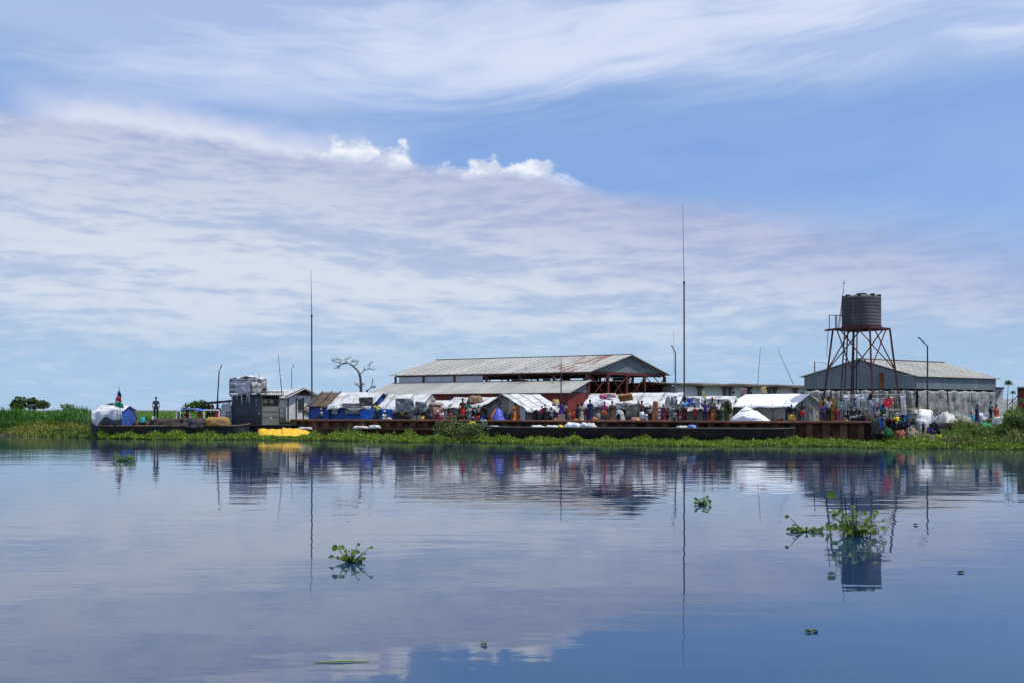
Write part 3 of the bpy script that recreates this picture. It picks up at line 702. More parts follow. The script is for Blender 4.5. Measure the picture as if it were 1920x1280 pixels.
# right hand shed behind the tower
random.seed(8)
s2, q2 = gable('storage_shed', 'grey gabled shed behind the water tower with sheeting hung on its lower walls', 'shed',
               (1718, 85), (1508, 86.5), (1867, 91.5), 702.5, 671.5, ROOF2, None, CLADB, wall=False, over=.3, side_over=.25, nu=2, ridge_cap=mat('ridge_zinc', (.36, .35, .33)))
A2_, B2_, C2_, ze2 = q2['A'], q2['B'], q2['C'], q2['ze']; zc = Z(727.5, 85)
for a_, b_ in ((B2_, A2_), (A2_, C2_)):
    b = MB(); b.wall(a_, b_, zc, ze2-.03, .05); b.build('upper_wall', CLADB, s2)
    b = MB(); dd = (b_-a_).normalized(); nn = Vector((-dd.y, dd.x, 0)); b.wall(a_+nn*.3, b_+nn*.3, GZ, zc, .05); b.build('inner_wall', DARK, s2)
b = MB(); b.wall(C2_, B2_+q2['l'], GZ, ze2, .05); b.wall(B2_+q2['l'], B2_, GZ, ze2, .05); b.build('rear_wall', CLADB, s2)
b = MB(); p = B2_.lerp(A2_, .69); b.box(V3(p, (Z(696, 85)+zc)/2)+Vector((0, -.06, 0)), .36, .05, Z(696, 85)-zc-.1); b.build('rust_strip', mat('rust_orange', (.17, .055, .025), .9, .3), s2)
k = 0
for a_, b_, cuts in ((B2_, A2_, [0, .24, .5, .76, 1]), (A2_, C2_, [0, .36, .66, 1])):
    for f0, f1 in zip(cuts[:-1], cuts[1:]):
        sd = rnd(0, 99); pa = a_.lerp(b_, f0+.005); pb_ = a_.lerp(b_, f1-.005); dd = (b_-a_).normalized(); nn = Vector((dd.y, -dd.x, 0))
        def cf(u, v, pa=pa, pb_=pb_, sd=sd, nn=nn):
            p = pa.lerp(pb_, u); sc = .12*abs(math.sin(u*math.pi*2.5+sd)) if v > .98 else 0
            zz = GZ+v*(zc-.08-GZ)-.10*(v**3)*abs(math.sin(u*math.pi*2+sd*.3))*1.3
            return V3(p, zz)+nn*(.10+.11*fbm(u*3+sd, v*2.2, 1.6)+.05*math.sin(u*20+v*3+sd))
        b = MB(); b.sheet(cf, 26, 12, .012, (pb_-pa).length, 2.6); b.build('sheet_cladding', DIRTY, s2, True); k += 1
# small white hut and red hut at the far right
random.seed(4)
o = thing('narrow_hut', 'narrow white sheet hut with one diagonal brace right of the grey shed', 'hut', (X(1866, 80), 80, GZ))
b = MB(); b.wall((X(1866, 80), 80), (X(1881, 80.3), 80.3), GZ, Z(727, 80), .06); b.wall((X(1881, 80.3), 80.3), (X(1881, 84), 84), GZ, Z(727, 80), .06); b.wall((X(1866, 84), 84), (X(1866, 80), 80), GZ, Z(727, 80), .06)
b.build('wall', tarp('hut_sheet', (.50, .50, .52), (.3, .28, .26), .5), o)
b = MB(); b.poly([(X(1865, 79.8), 79.8, Z(726.5, 80)), (X(1883, 79.8), 79.8, Z(726.5, 80)), (X(1883, 84), 84, Z(726.5, 80)), (X(1865, 84), 84, Z(726.5, 80))], (0, 0, .06)); b.build('roof', DARK, o)
b = MB(); b.beam((X(1867, 79.9), 79.88, Z(745, 80)), (X(1876, 79.9), 79.92, Z(732, 80)), .07); b.build('brace', DARK, o)
o = thing('red_hut', 'dark red metal hut cut off by the right picture edge', 'hut', (X(1908, 72), 72, 1.2))
b = MB(); b.wall((X(1908, 72), 72), (X(1908, 72)+5, 71), 1.2, Z(727, 72), .06); b.wall((X(1911, 76), 76), (X(1908, 72), 72), 1.2, Z(727, 72), .06); b.build('wall', CLADR, o)
b = MB(); b.poly([(X(1907, 71.7), 71.7, Z(727, 72)+.03), (X(1907, 71.7)+5.3, 70.6, Z(727, 72)+.03), (X(1907, 76)+5.3, 75.6, Z(727, 72)+.03), (X(1910, 76), 76.2, Z(727, 72)+.03)], (0, 0, .08)); b.build('roof', ROOF3, o)
b = MB(); b.beam((X(1908, 72)-.02, 71.9, Z(740, 72)), (X(1895, 71), 71.2, Z(757, 71)), .05); b.build('prop', DARK, o)
o = thing('far_sheet_fence', 'strip of pale sheeting fence beyond the papyrus', 'fence', (X(1880, 95), 95, GZ))
b = MB(); b.wall((X(1878, 95), 95), (X(1925, 96), 96), GZ, Z(747, 95), .05); b.build('sheet', WHITE, o)

# small gabled white hut left of the left mast
random.seed(5)
o, qh = gable('gabled_hut', 'small white gabled hut with dark loft opening beside the left mast', 'hut',
              (537, 88), (597, 91), (478, 94.5), 742, 727.5, WHITE, tarp('hut_wall', (.62, .62, .63), (.36, .34, .32), .6), tarp('hut_wall', (.62, .62, .63)), amp=.02, over=.3, side_over=.5, frill=.02, nu=10)
ga = qh['A']; gg = qh['g']; ge = qh['ze']
def gp(u, z_, out=.08): p = ga+gg*u-qh['l'].normalized()*out; return V3(p, z_)
b = MB(); b.poly([gp(.28, ge+.12), gp(.78, ge+.12), gp(.54, ge+.62)], -qh['l'].normalized()*.02); b.build('loft_opening', DARK, o)
b = MB(); b.beam(gp(-.08, ge-.05, .3), gp(.5, qh['za']+.04, .3), .1); b.beam(gp(1.08, ge-.05, .3), gp(.5, qh['za']+.04, .3), .1); b.build('bargeboard', WOOD, o)
for u in (.05, .30, .52): b = MB(); b.beam(gp(u, GZ), gp(u, ge-.1), .07); b.build('post', DARK, o)
b = MB(); b.box(gp(.43, Z(760, 88)+.15, .12), .45, .05, 1.0, math.atan2(gg.y, gg.x)); b.build('hatch', DARK, o)
b = MB(); b.beam(gp(.5, Z(767, 88), .1), gp(.98, Z(784, 88), .1), .12); b.beam(gp(.5, Z(762, 88), .1), gp(.98, Z(776, 88), .1), .08); b.build('rail', WOOD, o)

# ------------------------------------------------------------------ the quay wall
random.seed(21)
qx0 = G(556, 0, 0); qx1 = G(1662, 0, 0); QL = (qx1-qx0).length
quay = thing('sheet_pile_quay', 'long rusty brown sheet pile quay wall with a heavy cap beam', 'quay wall', (qx0.x, qx0.y, 0))
b = MB(); prof = []; s_ = 0.0; k = 0
while s_ < QL:
    prof += [(s_, 0), (s_+.42, 0), (s_+.56, .34), (s_+.98, .34)]; s_ += 1.12
def qp(s, dd, z_): return qx0+QV*s-NV*dd+Vector((0, 0, z_))
lo = [qp(a_, c_, -1.2) for a_, c_ in prof]; hi = [qp(a_, c_, 1.40) for a_, c_ in prof]; n = len(prof)
for i in range(n-1):
    b.add([lo[i], lo[i+1], hi[i+1], hi[i]], [(0, 1, 2, 3)], [[(prof[i][0]+prof[i][1], -1.2), (prof[i+1][0]+prof[i+1][1], -1.2), (prof[i+1][0]+prof[i+1][1], 1.4), (prof[i][0]+prof[i][1], 1.4)]])
    b.add([p+NV*.03 for p in (hi[i], hi[i+1], lo[i+1], lo[i])], [(0, 1, 2, 3)])
b.build('pile_panels', mat('pile_rust', (.11, .050, .030), .85, .55, 1.4, (.17, .09, .05), .02, 9), quay)
b = MB(); b.beam(qp(-.3, .14, 1.44), qp(QL+.3, .14, 1.44), .62, .15); b.tube([qp(-.3, .42, 1.45)]+[qp(QL*i/14, .42+.02*math.sin(i*2), 1.45+.012*math.sin(i*5)) for i in range(1, 14)]+[qp(QL+.3, .42, 1.45)], .11, 8)
b.build('cap_beam', mat('cap_rust', (.135, .056, .036), .8, .5, 1.1, (.08, .042, .03), .01, 14), quay)
b = MB(); w0 = G(600, 0, 0); w1 = G(862, 0, 0)
b.beam(w0-NV*.62+Vector((0, 0, .80)), w1-NV*.62+Vector((0, 0, .80)), .5, .12)
b.build('waling_beam', mat('cap_rust', ()), quay)

# ------------------------------------------------------------------ boats
def hull(name, label, P0, P1, wd, ztop, zbot, m, inner, bow=.35, stern=.15, taper=.14, cat='boat', n=36, deck=.45, gun=None, bow_up=.35):
    """open boat from P0 (bow) to P1"""
    o = thing(name, label, cat, (P0.x, P0.y, 0)); d_ = (P1-P0); d_.z = 0; L = d_.length; d_ = d_.normalized(); s_ = Vector((-d_.y, d_.x, 0))
    def half(f): 
        a_ = min(1, f/taper) if f < .5 else min(1, (1-f)/(taper*.6)); return wd/2*(.06+.94*math.sin(a_*math.pi/2)**.8)
    def sheer(f): return ztop+bow_up*max(0, 1-f/.12)**2+stern*max(0, (f-.92)/.08)**2
    def ring(f, k):
        h_ = half(f); p = P0+d_*L*f; p = Vector((p.x, p.y, 0)); zt_ = sheer(f); rise = .5*max(0, 1-f/.1)**1.5+.3*max(0, (f-.93)/.07)**1.5
        zb_ = zbot+rise
        if k == 'o': return [p-s_*h_+Vector((0, 0, zt_)), p-s_*h_*.94+Vector((0, 0, zb_*.45+zt_*.55)), p-s_*h_*.72+Vector((0, 0, zb_)), p+s_*h_*.72+Vector((0, 0, zb_)), p+s_*h_*.94+Vector((0, 0, zb_*.45+zt_*.55)), p+s_*h_+Vector((0, 0, zt_))]
        hh = max(h_-.09, .02); return [p+s_*hh+Vector((0, 0, zt_)), p+s_*hh*.95+Vector((0, 0, zt_-deck)), p-s_*hh*.95+Vector((0, 0, zt_-deck)), p-s_*hh+Vector((0, 0, zt_))]
    b = MB(); R_ = []
    for i in range(n+1): R_ += ring(i/n, 'o')+ring(i/n, 'i')
    fs = []
    for i in range(n):
        for j in range(10): fs.append((i*10+j, i*10+(j+1) % 10, (i+1)*10+(j+1) % 10, (i+1)*10+j))
    fs += [tuple(range(10))[::-1], tuple(n*10+j for j in range(10))]
    b.add(R_, fs); b.build('hull', m, o)
    for sg in (-1, 1):
        gq = MB(); gq.tube([P0*0+Vector(((P0+d_*L*i/n).x, (P0+d_*L*i/n).y, sheer(i/n)+.02))+s_*sg*(half(i/n)-.02) for i in range(n+1)], .055, 5); gq.build('gunwale', gun or inner, o)
    for i in range(2, n-1, 4):
        p = P0+d_*L*i/n; t_ = MB(); t_.beam(Vector((p.x, p.y, ztop-.12))-s_*half(i/n)*.9, Vector((p.x, p.y, ztop-.12))+s_*half(i/n)*.9, .22, .05); t_.build('thwart', inner, o)
    return o
random.seed(31)
def OF(px, dd): Y = YQ(px, -dd); return Vector((X(px, Y), Y, 0))
hull('long_boat', 'long flat black boat moored along the quay wall right of centre', OF(898, 2.0), OF(1490, 1.6), 1.9, 1.00, -.15, BLACKHULL, WOOD, bow_up=.1, stern=.05, gun=mat('gunwale_dark', (.05, .045, .042), .6), taper=.09)
TEAL = mat('teal_black_hull', (.018, .035, .042), .55, .5, 1.0, (.035, .025, .02))
boatY = 82.0
hull('cargo_boat', 'dark wooden cargo boat at the left end with a white tarp shelter', Vector((X(171, 82), 82, 0)), Vector((X(468, 82.6), 82.6, 0)), 2.6, 1.00, -.1, TEAL, WOOD, bow_up=.28, gun=WOOD)

def heap(name, label, cat, px0, px1, Y, ztop, zb, dep, m, seed, lump=.25, group=None, parent=None, dY=0, peak=None, n=22, flat=.55, rope=None, lean=0):
    """thrown-down cloth, sacks or covered goods: rounded irregular closed mound"""
    x0, x1 = X(px0, Y), X(px1, Y+dY); cx, cy = (x0+x1)/2, Y+dY/2+dep/2; W = (x1-x0)/2; ang = math.atan2(dY, x1-x0)
    Hh = ztop-zb; b = MB(); vs = []
    for j in range(n//2+1):
        ph = j/(n//2)*math.pi/2
        for i in range(n*2):
            th_ = 2*math.pi*i/(n*2); cr = math.cos(ph)**flat; sr = math.sin(ph)**.9
            ux = math.copysign(abs(math.cos(th_))**.75, math.cos(th_)); uy = math.copysign(abs(math.sin(th_))**.75, math.sin(th_))
            k = 1+lump*fbm(ux*cr*2.3+seed*3.1, uy*cr*2.3+sr*2, 1.0, seed)+lump*.4*fbm(ux*cr*6, uy*cr*6+sr*4, 1.0, seed+5)
            px_ = ux*cr*k; zz = sr*k
            if peak is not None: zz *= 1-.55*min(1, abs(px_-peak))**1.1
            p = Vector((px_*W+lean*zz*W, uy*cr*dep/2*k, 0)); p = Matrix.Rotation(ang, 3, 'Z')@p
            vs.append(Vector((cx, cy, zb))+p+Vector((0, 0, zz*Hh)))
    k2 = n*2; fs = [(j*k2+i, j*k2+(i+1) % k2, (j+1)*k2+(i+1) % k2, (j+1)*k2+i) for j in range(n//2) for i in range(k2)]+[tuple(range(k2))[::-1]]
    b.add(vs, fs); o = b.build(name, m, parent, True)
    if parent is None:
        o.data.transform(Matrix.Translation(Vector((-cx, -cy, -zb)))); o.location = (cx, cy, zb); tag(o, label, cat, group)
    return o
# shelter on the cargo boat
random.seed(33)
o, qs = gable('boat_shelter', 'white tarp shelter with a blue sheet end on the bow of the left boat', 'shelter', (229, 80.8), (253, 83.2), (177, 81.2), 767.5, 759, WHITE, tarp('shade_sheet', (.10, .10, .14), (.05, .05, .06), .6), BLUE, z0=1.0, amp=.05, over=.12, nu=16, side_over=.12)
def df(u, v):
    x_ = X(173+u*56, 80.7); lowe = [0.85, 1.15, 1.32, .95, .62, .55, .72, .84, .88, .86, .80][min(10, int(u*10))]*(1-(u*10) % 1)+[1.15, 1.32, .95, .62, .55, .72, .84, .88, .86, .80, .8][min(10, int(u*10))]*((u*10) % 1)
    return Vector((x_, 80.55+.10*math.sin(u*14)-.12*v*(1-v)*4*.5+.05*fbm(u*5, v*3, 1), Z(766.5+(1-u)*2.5, 80.6)-v*lowe))
b = MB(); b.sheet(df, 24, 8, .02, 2.4, 1); b.build('tarp_flap', tarp('shaded_drape', (.62, .62, .68), (.4, .4, .44), .5), o, True)  # lavender tint: shade on the hanging side put into the sheet colour
b = MB(); b.beam(P(248, 766, 80.9), P(257, 783, 80.7), .09); b.beam(P(253, 766, 82.5), P(257, 786, 82.0), .09); b.build('prop', DARK, o)

# flag on its pole
fl = thing('flagpole', 'thin flagpole at the stern corner of the tarp shelter carrying a limp flag', 'flagpole', P(226, 796, 80.4))
b = MB(); b.tube([P(226, 796, 80.4), P(224.8, 760, 80.4), P(223.6, 724, 80.4)], [.035, .03, .018], 6); b.build('pole', DARK, fl)
FB, FR_, FG, FW, FBL, FY = [mat('flag_'+n_, c_, .8, .1) for n_, c_ in (('black', (.01, .01, .015)), ('red', (.42, .02, .03)), ('green', (.01, .22, .13)), ('white', (.7, .7, .72)), ('blue', (.02, .08, .40)), ('yellow', (.6, .5, .05)))]
fo = bpy.data.objects.new('flag', None); C.objects.link(fo); fo.location = P(224, 731, 80.4); fo['label'] = 'limp black, red and green striped flag hanging from the thin pole of the left boat'; fo['category'] = 'flag'
def band(v0, v1, name, m, off=0.0):
    b = MB()
    def fn(u, v):
        f = v0+(v1-v0)*v; z_ = Z(731, 80.4)-f*1.28-u*.16; wdt = .10+.26*f*(1.05-.35*max(0, f-.75)*4*.3)
        return Vector((X(224.4, 80.4)+(u-.55)*wdt*2+.03*math.sin(f*9), 80.34+off+.07*math.sin(u*9+f*5)*(.3+f), z_))
    b.sheet(fn, 10, 6, .012); return b.build(name, m, fo, True)
for v0, v1, nm, m in ((0, .33, 'black_band', FB), (.33, .37, 'white_edging', FW), (.37, .64, 'red_band', FR_), (.64, .68, 'white_edging', FW), (.68, 1.0, 'green_band', FG)): band(v0, v1, nm, m)
b = MB(); b.poly([Vector((X(224, 80.4)-.10, 80.24, Z(735, 80.4))), Vector((X(224, 80.4)-.14, 80.2, Z(748, 80.4))), Vector((X(224, 80.4)+.04, 80.22, Z(741, 80.4)))], (0, .012, 0)); tri = b.build('hoist_triangle', FBL, fo)
b = MB(); cs = Vector((X(224, 80.4)-.075, 80.205, Z(741.3, 80.4))); b.poly([cs+Vector((math.sin(i*math.pi/5)*(.05 if i % 2 == 0 else .02), 0, math.cos(i*math.pi/5)*(.05 if i % 2 == 0 else .02))) for i in range(10)], (0, .01, 0)); b.build('star', FY, tri)

BRN = mat('brown_cargo_cover', (.075, .055, .050), .95, .45, 2.2, (.045, .035, .035), .05, 3)
heap('cargo_mound', 'low reddish brown cargo heap beside the shelter on the left boat', 'cargo', 243, 279, 81.3, 1.42, .8, 1.5, mat('reddish_cargo', (.10, .05, .045), .95, .4, 3, (.05, .035, .03), .04, 4), 2)
heap('cargo_mound', 'long flat topped brown cargo cover the standing man stands on', 'cargo', 274, 345, 81.0, 1.62, .8, 2.0, BRN, 3, .10, flat=.22)
heap('cargo_mound', 'crumpled dark grey cover left of the ochre bundle on the boat', 'cargo', 334, 385, 81.0, 1.62, .8, 1.5, mat('dark_cover', (.055, .05, .06), .9, .4, 3, None, .05, 4), 4, .22, flat=.35)
heap('covered_bundle', 'ochre yellow covered bundle against the grey cabin boat', 'bundle', 379, 427, 80.9, 1.72, .98, 1.5, mat('ochre_cover', (.34, .20, .055), .85, .35, 3, (.22, .14, .07), .05, 4), 5, .10, flat=.25)
heap('covered_bundle', 'small teal bundle on the cargo right of the shelter', 'bundle', 261, 270, 81.2, 1.72, 1.25, .5, mat('teal_cloth', (.03, .30, .34), .8), 6, .2)
heap('covered_bundle', 'small white bag on the cargo below the standing man', 'bundle', 283, 288, 81.0, 1.78, 1.5, .3, WHITE, 7, .2)

# far boat with blue canopy and white pipe frames
o = thing('canopy_boat', 'passenger boat with a low bright blue canopy behind the cargo boat', 'boat', (X(355, 85.5), 85.5, 0))
hb = MB(); hb.box((X(370, 85.5), 85.5, .45), 6.0, 1.7, 1.1); hb.build('hull', TEAL, o)
b = MB(); b.sheet(lambda u, v: Vector((X(333+u*51, 85), 84.5+v*1.8, Z(770-3.6*math.sin(u*3.1), 85)+.10*math.sin(v*3.1)+.04*fbm(u*8, v, 1))), 18, 4, .03); b.build('canopy', BLUE, o)
for px in (330, 356, 383): b = MB(); b.tube([(X(px, 84.6), 84.6, 1.0), (X(px, 84.6), 84.6, Z(771, 84.6))], .04, 6); b.build('post', mat('white_pipe', (.7, .7, .72), .4), o)
WP = mat('white_pipe', ())
o = thing('pipe_frame', 'white bent pipe frame standing behind the ochre bundle', 'pipe frame', P(396, 790, 82.4))
b = MB()
def arch(x0, x1, y0, y1, Y): return [P(x0, y1, Y), P(x0, y0+2, Y), P(x0+1.5, y0, Y), P(x1-1.5, y0, Y), P(x1, y0+2, Y), P(x1, y1, Y)]
b.tube(arch(382.5, 411, 768, 784, 82.2), .055, 6); b.tube(arch(382.5, 411, 768, 784, 83.4), .055, 6)
b.beam(P(382.5, 768.5, 82.2), P(382.5, 768.5, 83.4), .06); b.beam(P(411, 768.5, 82.2), P(411, 768.5, 83.4), .06); b.build('frame', WP, o)
o = thing('pipe_frame', 'small white pipe rail at the left end of the blue canopy', 'pipe frame', P(334, 784, 83.6))
b = MB(); b.tube(arch(331, 338, 769, 784, 83.6), .035, 5); b.build('frame', WP, o)
o = thing('dark_canopy', 'flat dark roof on posts left of the grey cabin with people under it', 'canopy', P(405, 790, 87))
b = MB(); b.sheet(lambda u, v: Vector((X(381+u*55, 86), 85.4+v*3, Z(753.5-4.5*u, 86)+.05*v+.05*fbm(u*6, v, 1))), 12, 4, .16); b.build('roof', DARK, o)
for px in (384, 398, 430): b = MB(); b.tube([(X(px, 85.6), 85.6, .9), (X(px, 85.6), 85.6, Z(752, 85.6))], .05, 6); b.build('post', DARK, o)
heap('covered_bundle', 'crumpled white sheet hanging between dark canopy and grey cabin', 'bundle', 412, 433, 84.6, Z(757, 84.6), 1.0, .8, WHITE, 15, .16, flat=.3)

# push boat with grey cabin
random.seed(41)
pb_o = thing('push_boat', 'grey work boat with a steel cabin coloured lighter on its sunlit side and railings', 'boat', (X(490, 84), 84, 0))
b = MB(); b.box((X(493, 84.5), 85.2, .40), 6.2, 4.6, 1.2, -.12); b.build('hull', BLACKHULL, pb_o)
b = MB(); b.box((X(493, 84.5), 85.1, 1.03), 6.4, 4.9, .08, -.12); b.build('deck', DARK, pb_o)
a0 = Vector((X(490, 83.2), 83.2, 0)); aL = Vector((X(434, 85.0), 85.0, 0)); aR = Vector((X(524, 84.6), 84.6, 0)); aB = aL+aR-a0
zc0, zc1 = 1.07, Z(742, 83.2)
CABL = mat('cabin_shaded_grey', (.060, .068, .085), .55, .22, 1.0, (.045, .05, .06)); CABR = mat('cabin_sunlit_grey', (.17, .175, .155), .55, .2, 1.0)  # sunlit and shaded sides put into the greys, besides panel colour
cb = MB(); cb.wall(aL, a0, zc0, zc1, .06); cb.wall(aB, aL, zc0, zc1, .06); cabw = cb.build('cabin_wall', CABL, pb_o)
cb = MB(); cb.wall(a0, aR, zc0, zc1-.35, .06); cb.wall(aR, aB, zc0, zc1, .06); cabr = cb.build('cabin_wall', CABR, pb_o); cabr['label'] = 'cabin side coloured a lighter beige grey as the sunlit one'
cb = MB(); cb.poly([V3(aL, zc1)+Vector((-.15, 0, 0)), V3(a0, zc1)-Vector((0, .15, 0)), V3(aR, zc1)+Vector((.22, -.1, 0)), V3(aB, zc1)+Vector((.1, .2, 0))], (0, 0, .09)); cb.build('cabin_roof', DARK, pb_o)
def on(a_, b_, u, z_, out=.04): d_ = (b_-a_).normalized(); return V3(a_.lerp(b_, u), z_)+Vector((d_.y, -d_.x, 0))*out
def panel(mb, a_, b_, u0, u1, z0_, z1_, out=.03, th=.03): d_ = (b_-a_).normalized(); n_ = Vector((-d_.y, d_.x, 0)); mb.poly([on(a_, b_, u0, z0_, out), on(a_, b_, u1, z0_, out), on(a_, b_, u1, z1_, out), on(a_, b_, u0, z1_, out)], n_*th); return mb
panel(MB(), a0, aR, .08, .93, zc1-.75, zc1-.12, .05).build('window', mat('dark_glass', (.01, .012, .014), .15), pb_o)
for u0, u1 in ((.08, .3), (.42, .62)): panel(MB(), a0, aR, u0, u1, zc1-.60, zc1-.28, .09).build('window_clutter', mat('dull_brown', (.10, .09, .07)), pb_o)
panel(MB(), a0, aR, -.02, .04, zc0, zc1, .05).build('corner_trim', mat('green_trim', (.03, .08, .055), .5), pb_o)
door = panel(MB(), aL, a0, .86, .985, zc0+.05, zc0+1.75, .04).build('door', mat('door_grey', (.075, .08, .10), .5), pb_o)
MB().box(on(aL, a0, .96, zc0+.95, .07), .04, .05, .14).build('handle', WP, door)
hp = MB()
for i, (u, z_, s_) in enumerate([(.84, 3.1, .14), (.86, 2.9, .10), (.835, 2.78, .12), (.87, 3.15, .07), (.865, 2.7, .08), (.83, 2.6, .06)]):
    panel(hp, aL, a0, u-s_*.13, u+s_*.13, z_, z_+s_*.9, .045, .01)
hp.build('emblem', mat('emblem_pale_blue', (.28, .36, .42), .6), pb_o)
for z_ in (1.75, 2.2): hz_ = MB(); hz_.beam(on(a0, aR, .08, z_), on(a0, aR, .95, z_), .02); hz_.build('panel_seam', DARK, pb_o)
l_ = MB(); l_.lathe((0, 0, 0), [(.01, 0), (.09, .0), (.09, .05), (.01, .05)], 12); 
for i in range(len(l_.v)): v_ = l_.v[i]; l_.v[i] = on(a0, aR, .5, 1.62, .05+v_.z)+Vector((v_.x, 0, v_.y))
l_.build('porthole', WP, pb_o)
def rail(p0_, p1_, z0_, hh, nposts, nrail, parent, m, r_=.035, name='railing'):
    b = MB()
    for i in range(nposts):
        p = p0_.lerp(p1_, i/(nposts-1)); b.tube([V3(p, z0_), V3(p, z0_+hh)], r_, 5)
    for j in range(nrail): z_ = z0_+hh*(j+1)/nrail; b.tube([V3(p0_, z_), V3(p1_, z_)], r_, 5)
    return b.build(name, m, parent)
ou = Vector((-.25, -.55, 0)); rail(aL+ou, a0+ou, 1.07, 1.05, 5, 3, pb_o, DARK)
rail(Vector((X(524, 83.6), 83.6, 0)), Vector((X(532.5, 83.8), 83.8, 0)), 1.07, 1.45, 2, 3, pb_o, DARK)
ur = MB(); p_0 = a0+Vector((.3, .1, 0)); p_1 = aR+Vector((.35, 0, 0)); zr = zc1+.09
ur.tube([V3(p_0, zr+.32), V3(p_1, zr+.32)], .045, 5); ur.tube([V3(p_0, zr+.03), V3(p_1, zr+.03)], .045, 5)
for i in range(9): p = p_0.lerp(p_1, i/8); ur.tube([V3(p, zr), V3(p, zr+.32)], .032, 5); ur.tube([V3(p, zr+.32), V3(p, zr+.30)+Vector((-.9, 1.2, 0))], .03, 5)
ur.build('roof_rack', mat('rack_buff', (.20, .19, .155), .6), pb_o)
# tarp wrapped frame on the cabin roof
tf = thing('tarp_wrapped_frame', 'pipe frame wrapped in torn white and grey tarpaulin on top of the grey cabin', 'frame', (X(465, 84), 84, zc1+.1))
zt0, zt1 = zc1+.1, Z(708, 83.8)
pf = MB(); L0, L1, L2 = Vector((X(431, 84.4), 84.4, 0)), Vector((X(471, 83.5), 83.5, 0)), Vector((X(499, 84.5), 84.5, 0)); L3 = L0+L2-L1
for p in (L0, L1, L2, L3): pf.tube([V3(p, zt0), V3(p, zt1-.1)], .055, 6)
for z_ in (zt0+.05, zt0+(zt1-zt0)*.5, zt1-.12):
    for p, q_ in ((L0, L1), (L1, L2), (L2, L3), (L3, L0)): pf.tube([V3(p, z_), V3(q_, z_)], .05, 6)
pf.build('pipe_frame', mat('frame_grey', (.12, .12, .13), .6), tf)
def tarpface(p, q_, z0_, z1_, m, nm, sd, sag=.18, low=None, bulge=.14):
    b = MB()
    def fn(u, v):
        pp = p.lerp(q_, u); zt_ = z1_-sag*math.sin(math.pi*u)*v*.6+.07*fbm(u*4, sd, 1)*v
        zb_ = z0_+(low(u) if low else 0); n_ = Vector(((q_-p).y, -(q_-p).x, 0)).normalized()
        return V3(pp, zb_+(zt_-zb_)*v)+n_*(.05+bulge*fbm(u*2.2+sd, v*2.5, 1.2, sd)+.03*math.sin(u*17+sd+v*4))
    b.sheet(fn, 20, 12, .015, (q_-p).length, z1_-z0_); return b.build(nm, m, tf, True)
VEIL = tarp('lilac_white_tarp', (.50, .50, .55), (.28, .28, .31), .85, bump=.1)
tarpface(L0, L1, zt0, zt1, VEIL, 'tarp_side', 1.3, low=lambda u: .75*max(0, .42-u)+.1)
tarpface(L1-Vector((0, .05, 0)), L2, zt0+.05, zt1, tarp('torn_grey_tarp', (.36, .36, .37), (.14, .14, .145), .9, bump=.12), 'tarp_side', 4.7, low=lambda u: .45*u*u+.12*math.sin(u*9))
tarpface(L2, L3, zt0+.2, zt1, VEIL, 'tarp_side', 2.1); tarpface(L3, L0, zt0+.2, zt1, VEIL, 'tarp_side', 8.1)
b = MB(); b.sheet(lambda u, v: V3(L0.lerp(L1, u)+(L3-L0)*v, zt1-.02+.14*fbm(u*3, v*3, 1.1, 6)+.10*u*(1-v))+Vector((0, 0, .06)), 14, 12, .015, 2, 2); b.build('tarp_top', tarp('bright_tarp', (.72, .72, .74), (.4, .4, .42), .5), tf, True)
b = MB()
for k in range(6):
    a_ = rnd(0, 1); p = L0.lerp(L1, a_)-Vector((0, .15, 0)); b.tube([V3(p, zt0+.1), V3(p, zt0-rnd(.2, .9))+Vector((rnd(-.1, .1), 0, 0))], .018, 4)
b.build('loose_rope', WP, tf)
b = MB(); p = P(486, 708, 84); b.tube([p-Vector((0, 0, .3)), p+Vector((0, 0, .32))], .02, 5); b.build('aerial', DARK, tf)

# yellow sheet in the weeds
def yf_(u, v):
    px = 484+u*98; top_ = np.interp(u, [0, .08, .45, .48, .55, .8, 1], [.55, .62, .52, .78, .62, .58, .30]); wdt = np.interp(u, [0, .1, .3, .7, .85, 1], [.5, 1.2, 1.6, 1.6, 1.0, .25])
    Y = 81.2-v*wdt*1.9; z_ = .24+top_*(1-v**1.5)*.85+.05*fbm(u*9, v*4, 1)-.02*math.sin(u*40+v*6)
    return Vector((X(px, Y), Y, max(z_, .08)))
b = MB(); b.sheet(yf_, 46, 14, .04, 5, 2); yo = b.build('yellow_tarp', tarp('yellow_sheeting', (.80, .50, .010), (.50, .27, .01), .8, bump=.2), None, True)
tag(yo, 'bright yellow sheet spread over the weeds below the quay', 'tarp')

# ------------------------------------------------------------------ masts, poles, posts
def mast(label, px, Y, ytop, ysec, r0, r1, m0, m1, name='radio_mast', cat='mast', dx=0, z0=GZ, dx2=None):
    o = thing(name, label, cat, (X(px, Y), Y, z0)); dx2 = dx if dx2 is None else dx2
    a_ = Vector((X(px, Y), Y, z0)); m_ = P(px+dx2, ysec, Y); t_ = P(px+dx, ytop, Y)
    b = MB(); b.tube([a_, m_], [r0, r0*.9], 8); b.build('lower_pole', m0, o)
    b = MB(); b.tube([m_, m_.lerp(t_, .5), t_], [r1, r1*.8, r1*.35], 6); b.build('upper_pole', m1, o)
    for f in (.0,): b = MB(); b.lathe(m_-Vector((0, 0, .12)), [(r0*1.25, 0), (r0*1.25, .2)], 8); b.build('collar', m0, o)
    b = MB(); b.box(a_+Vector((0, 0, .04)), .4, .4, .08); b.build('base_plate', m0, o)
    return o
MB_ = mat('mast_maroon', (.060, .028, .032), .55, .3, 1.5); MG = mat('mast_slate', (.05, .055, .07), .55, .25)
mast('very tall thin maroon mast in the middle of the tents, tallest in view', 1283, 76.5, 384, 530, .062, .026, MB_, MB_, dx=-3, dx2=-.4)
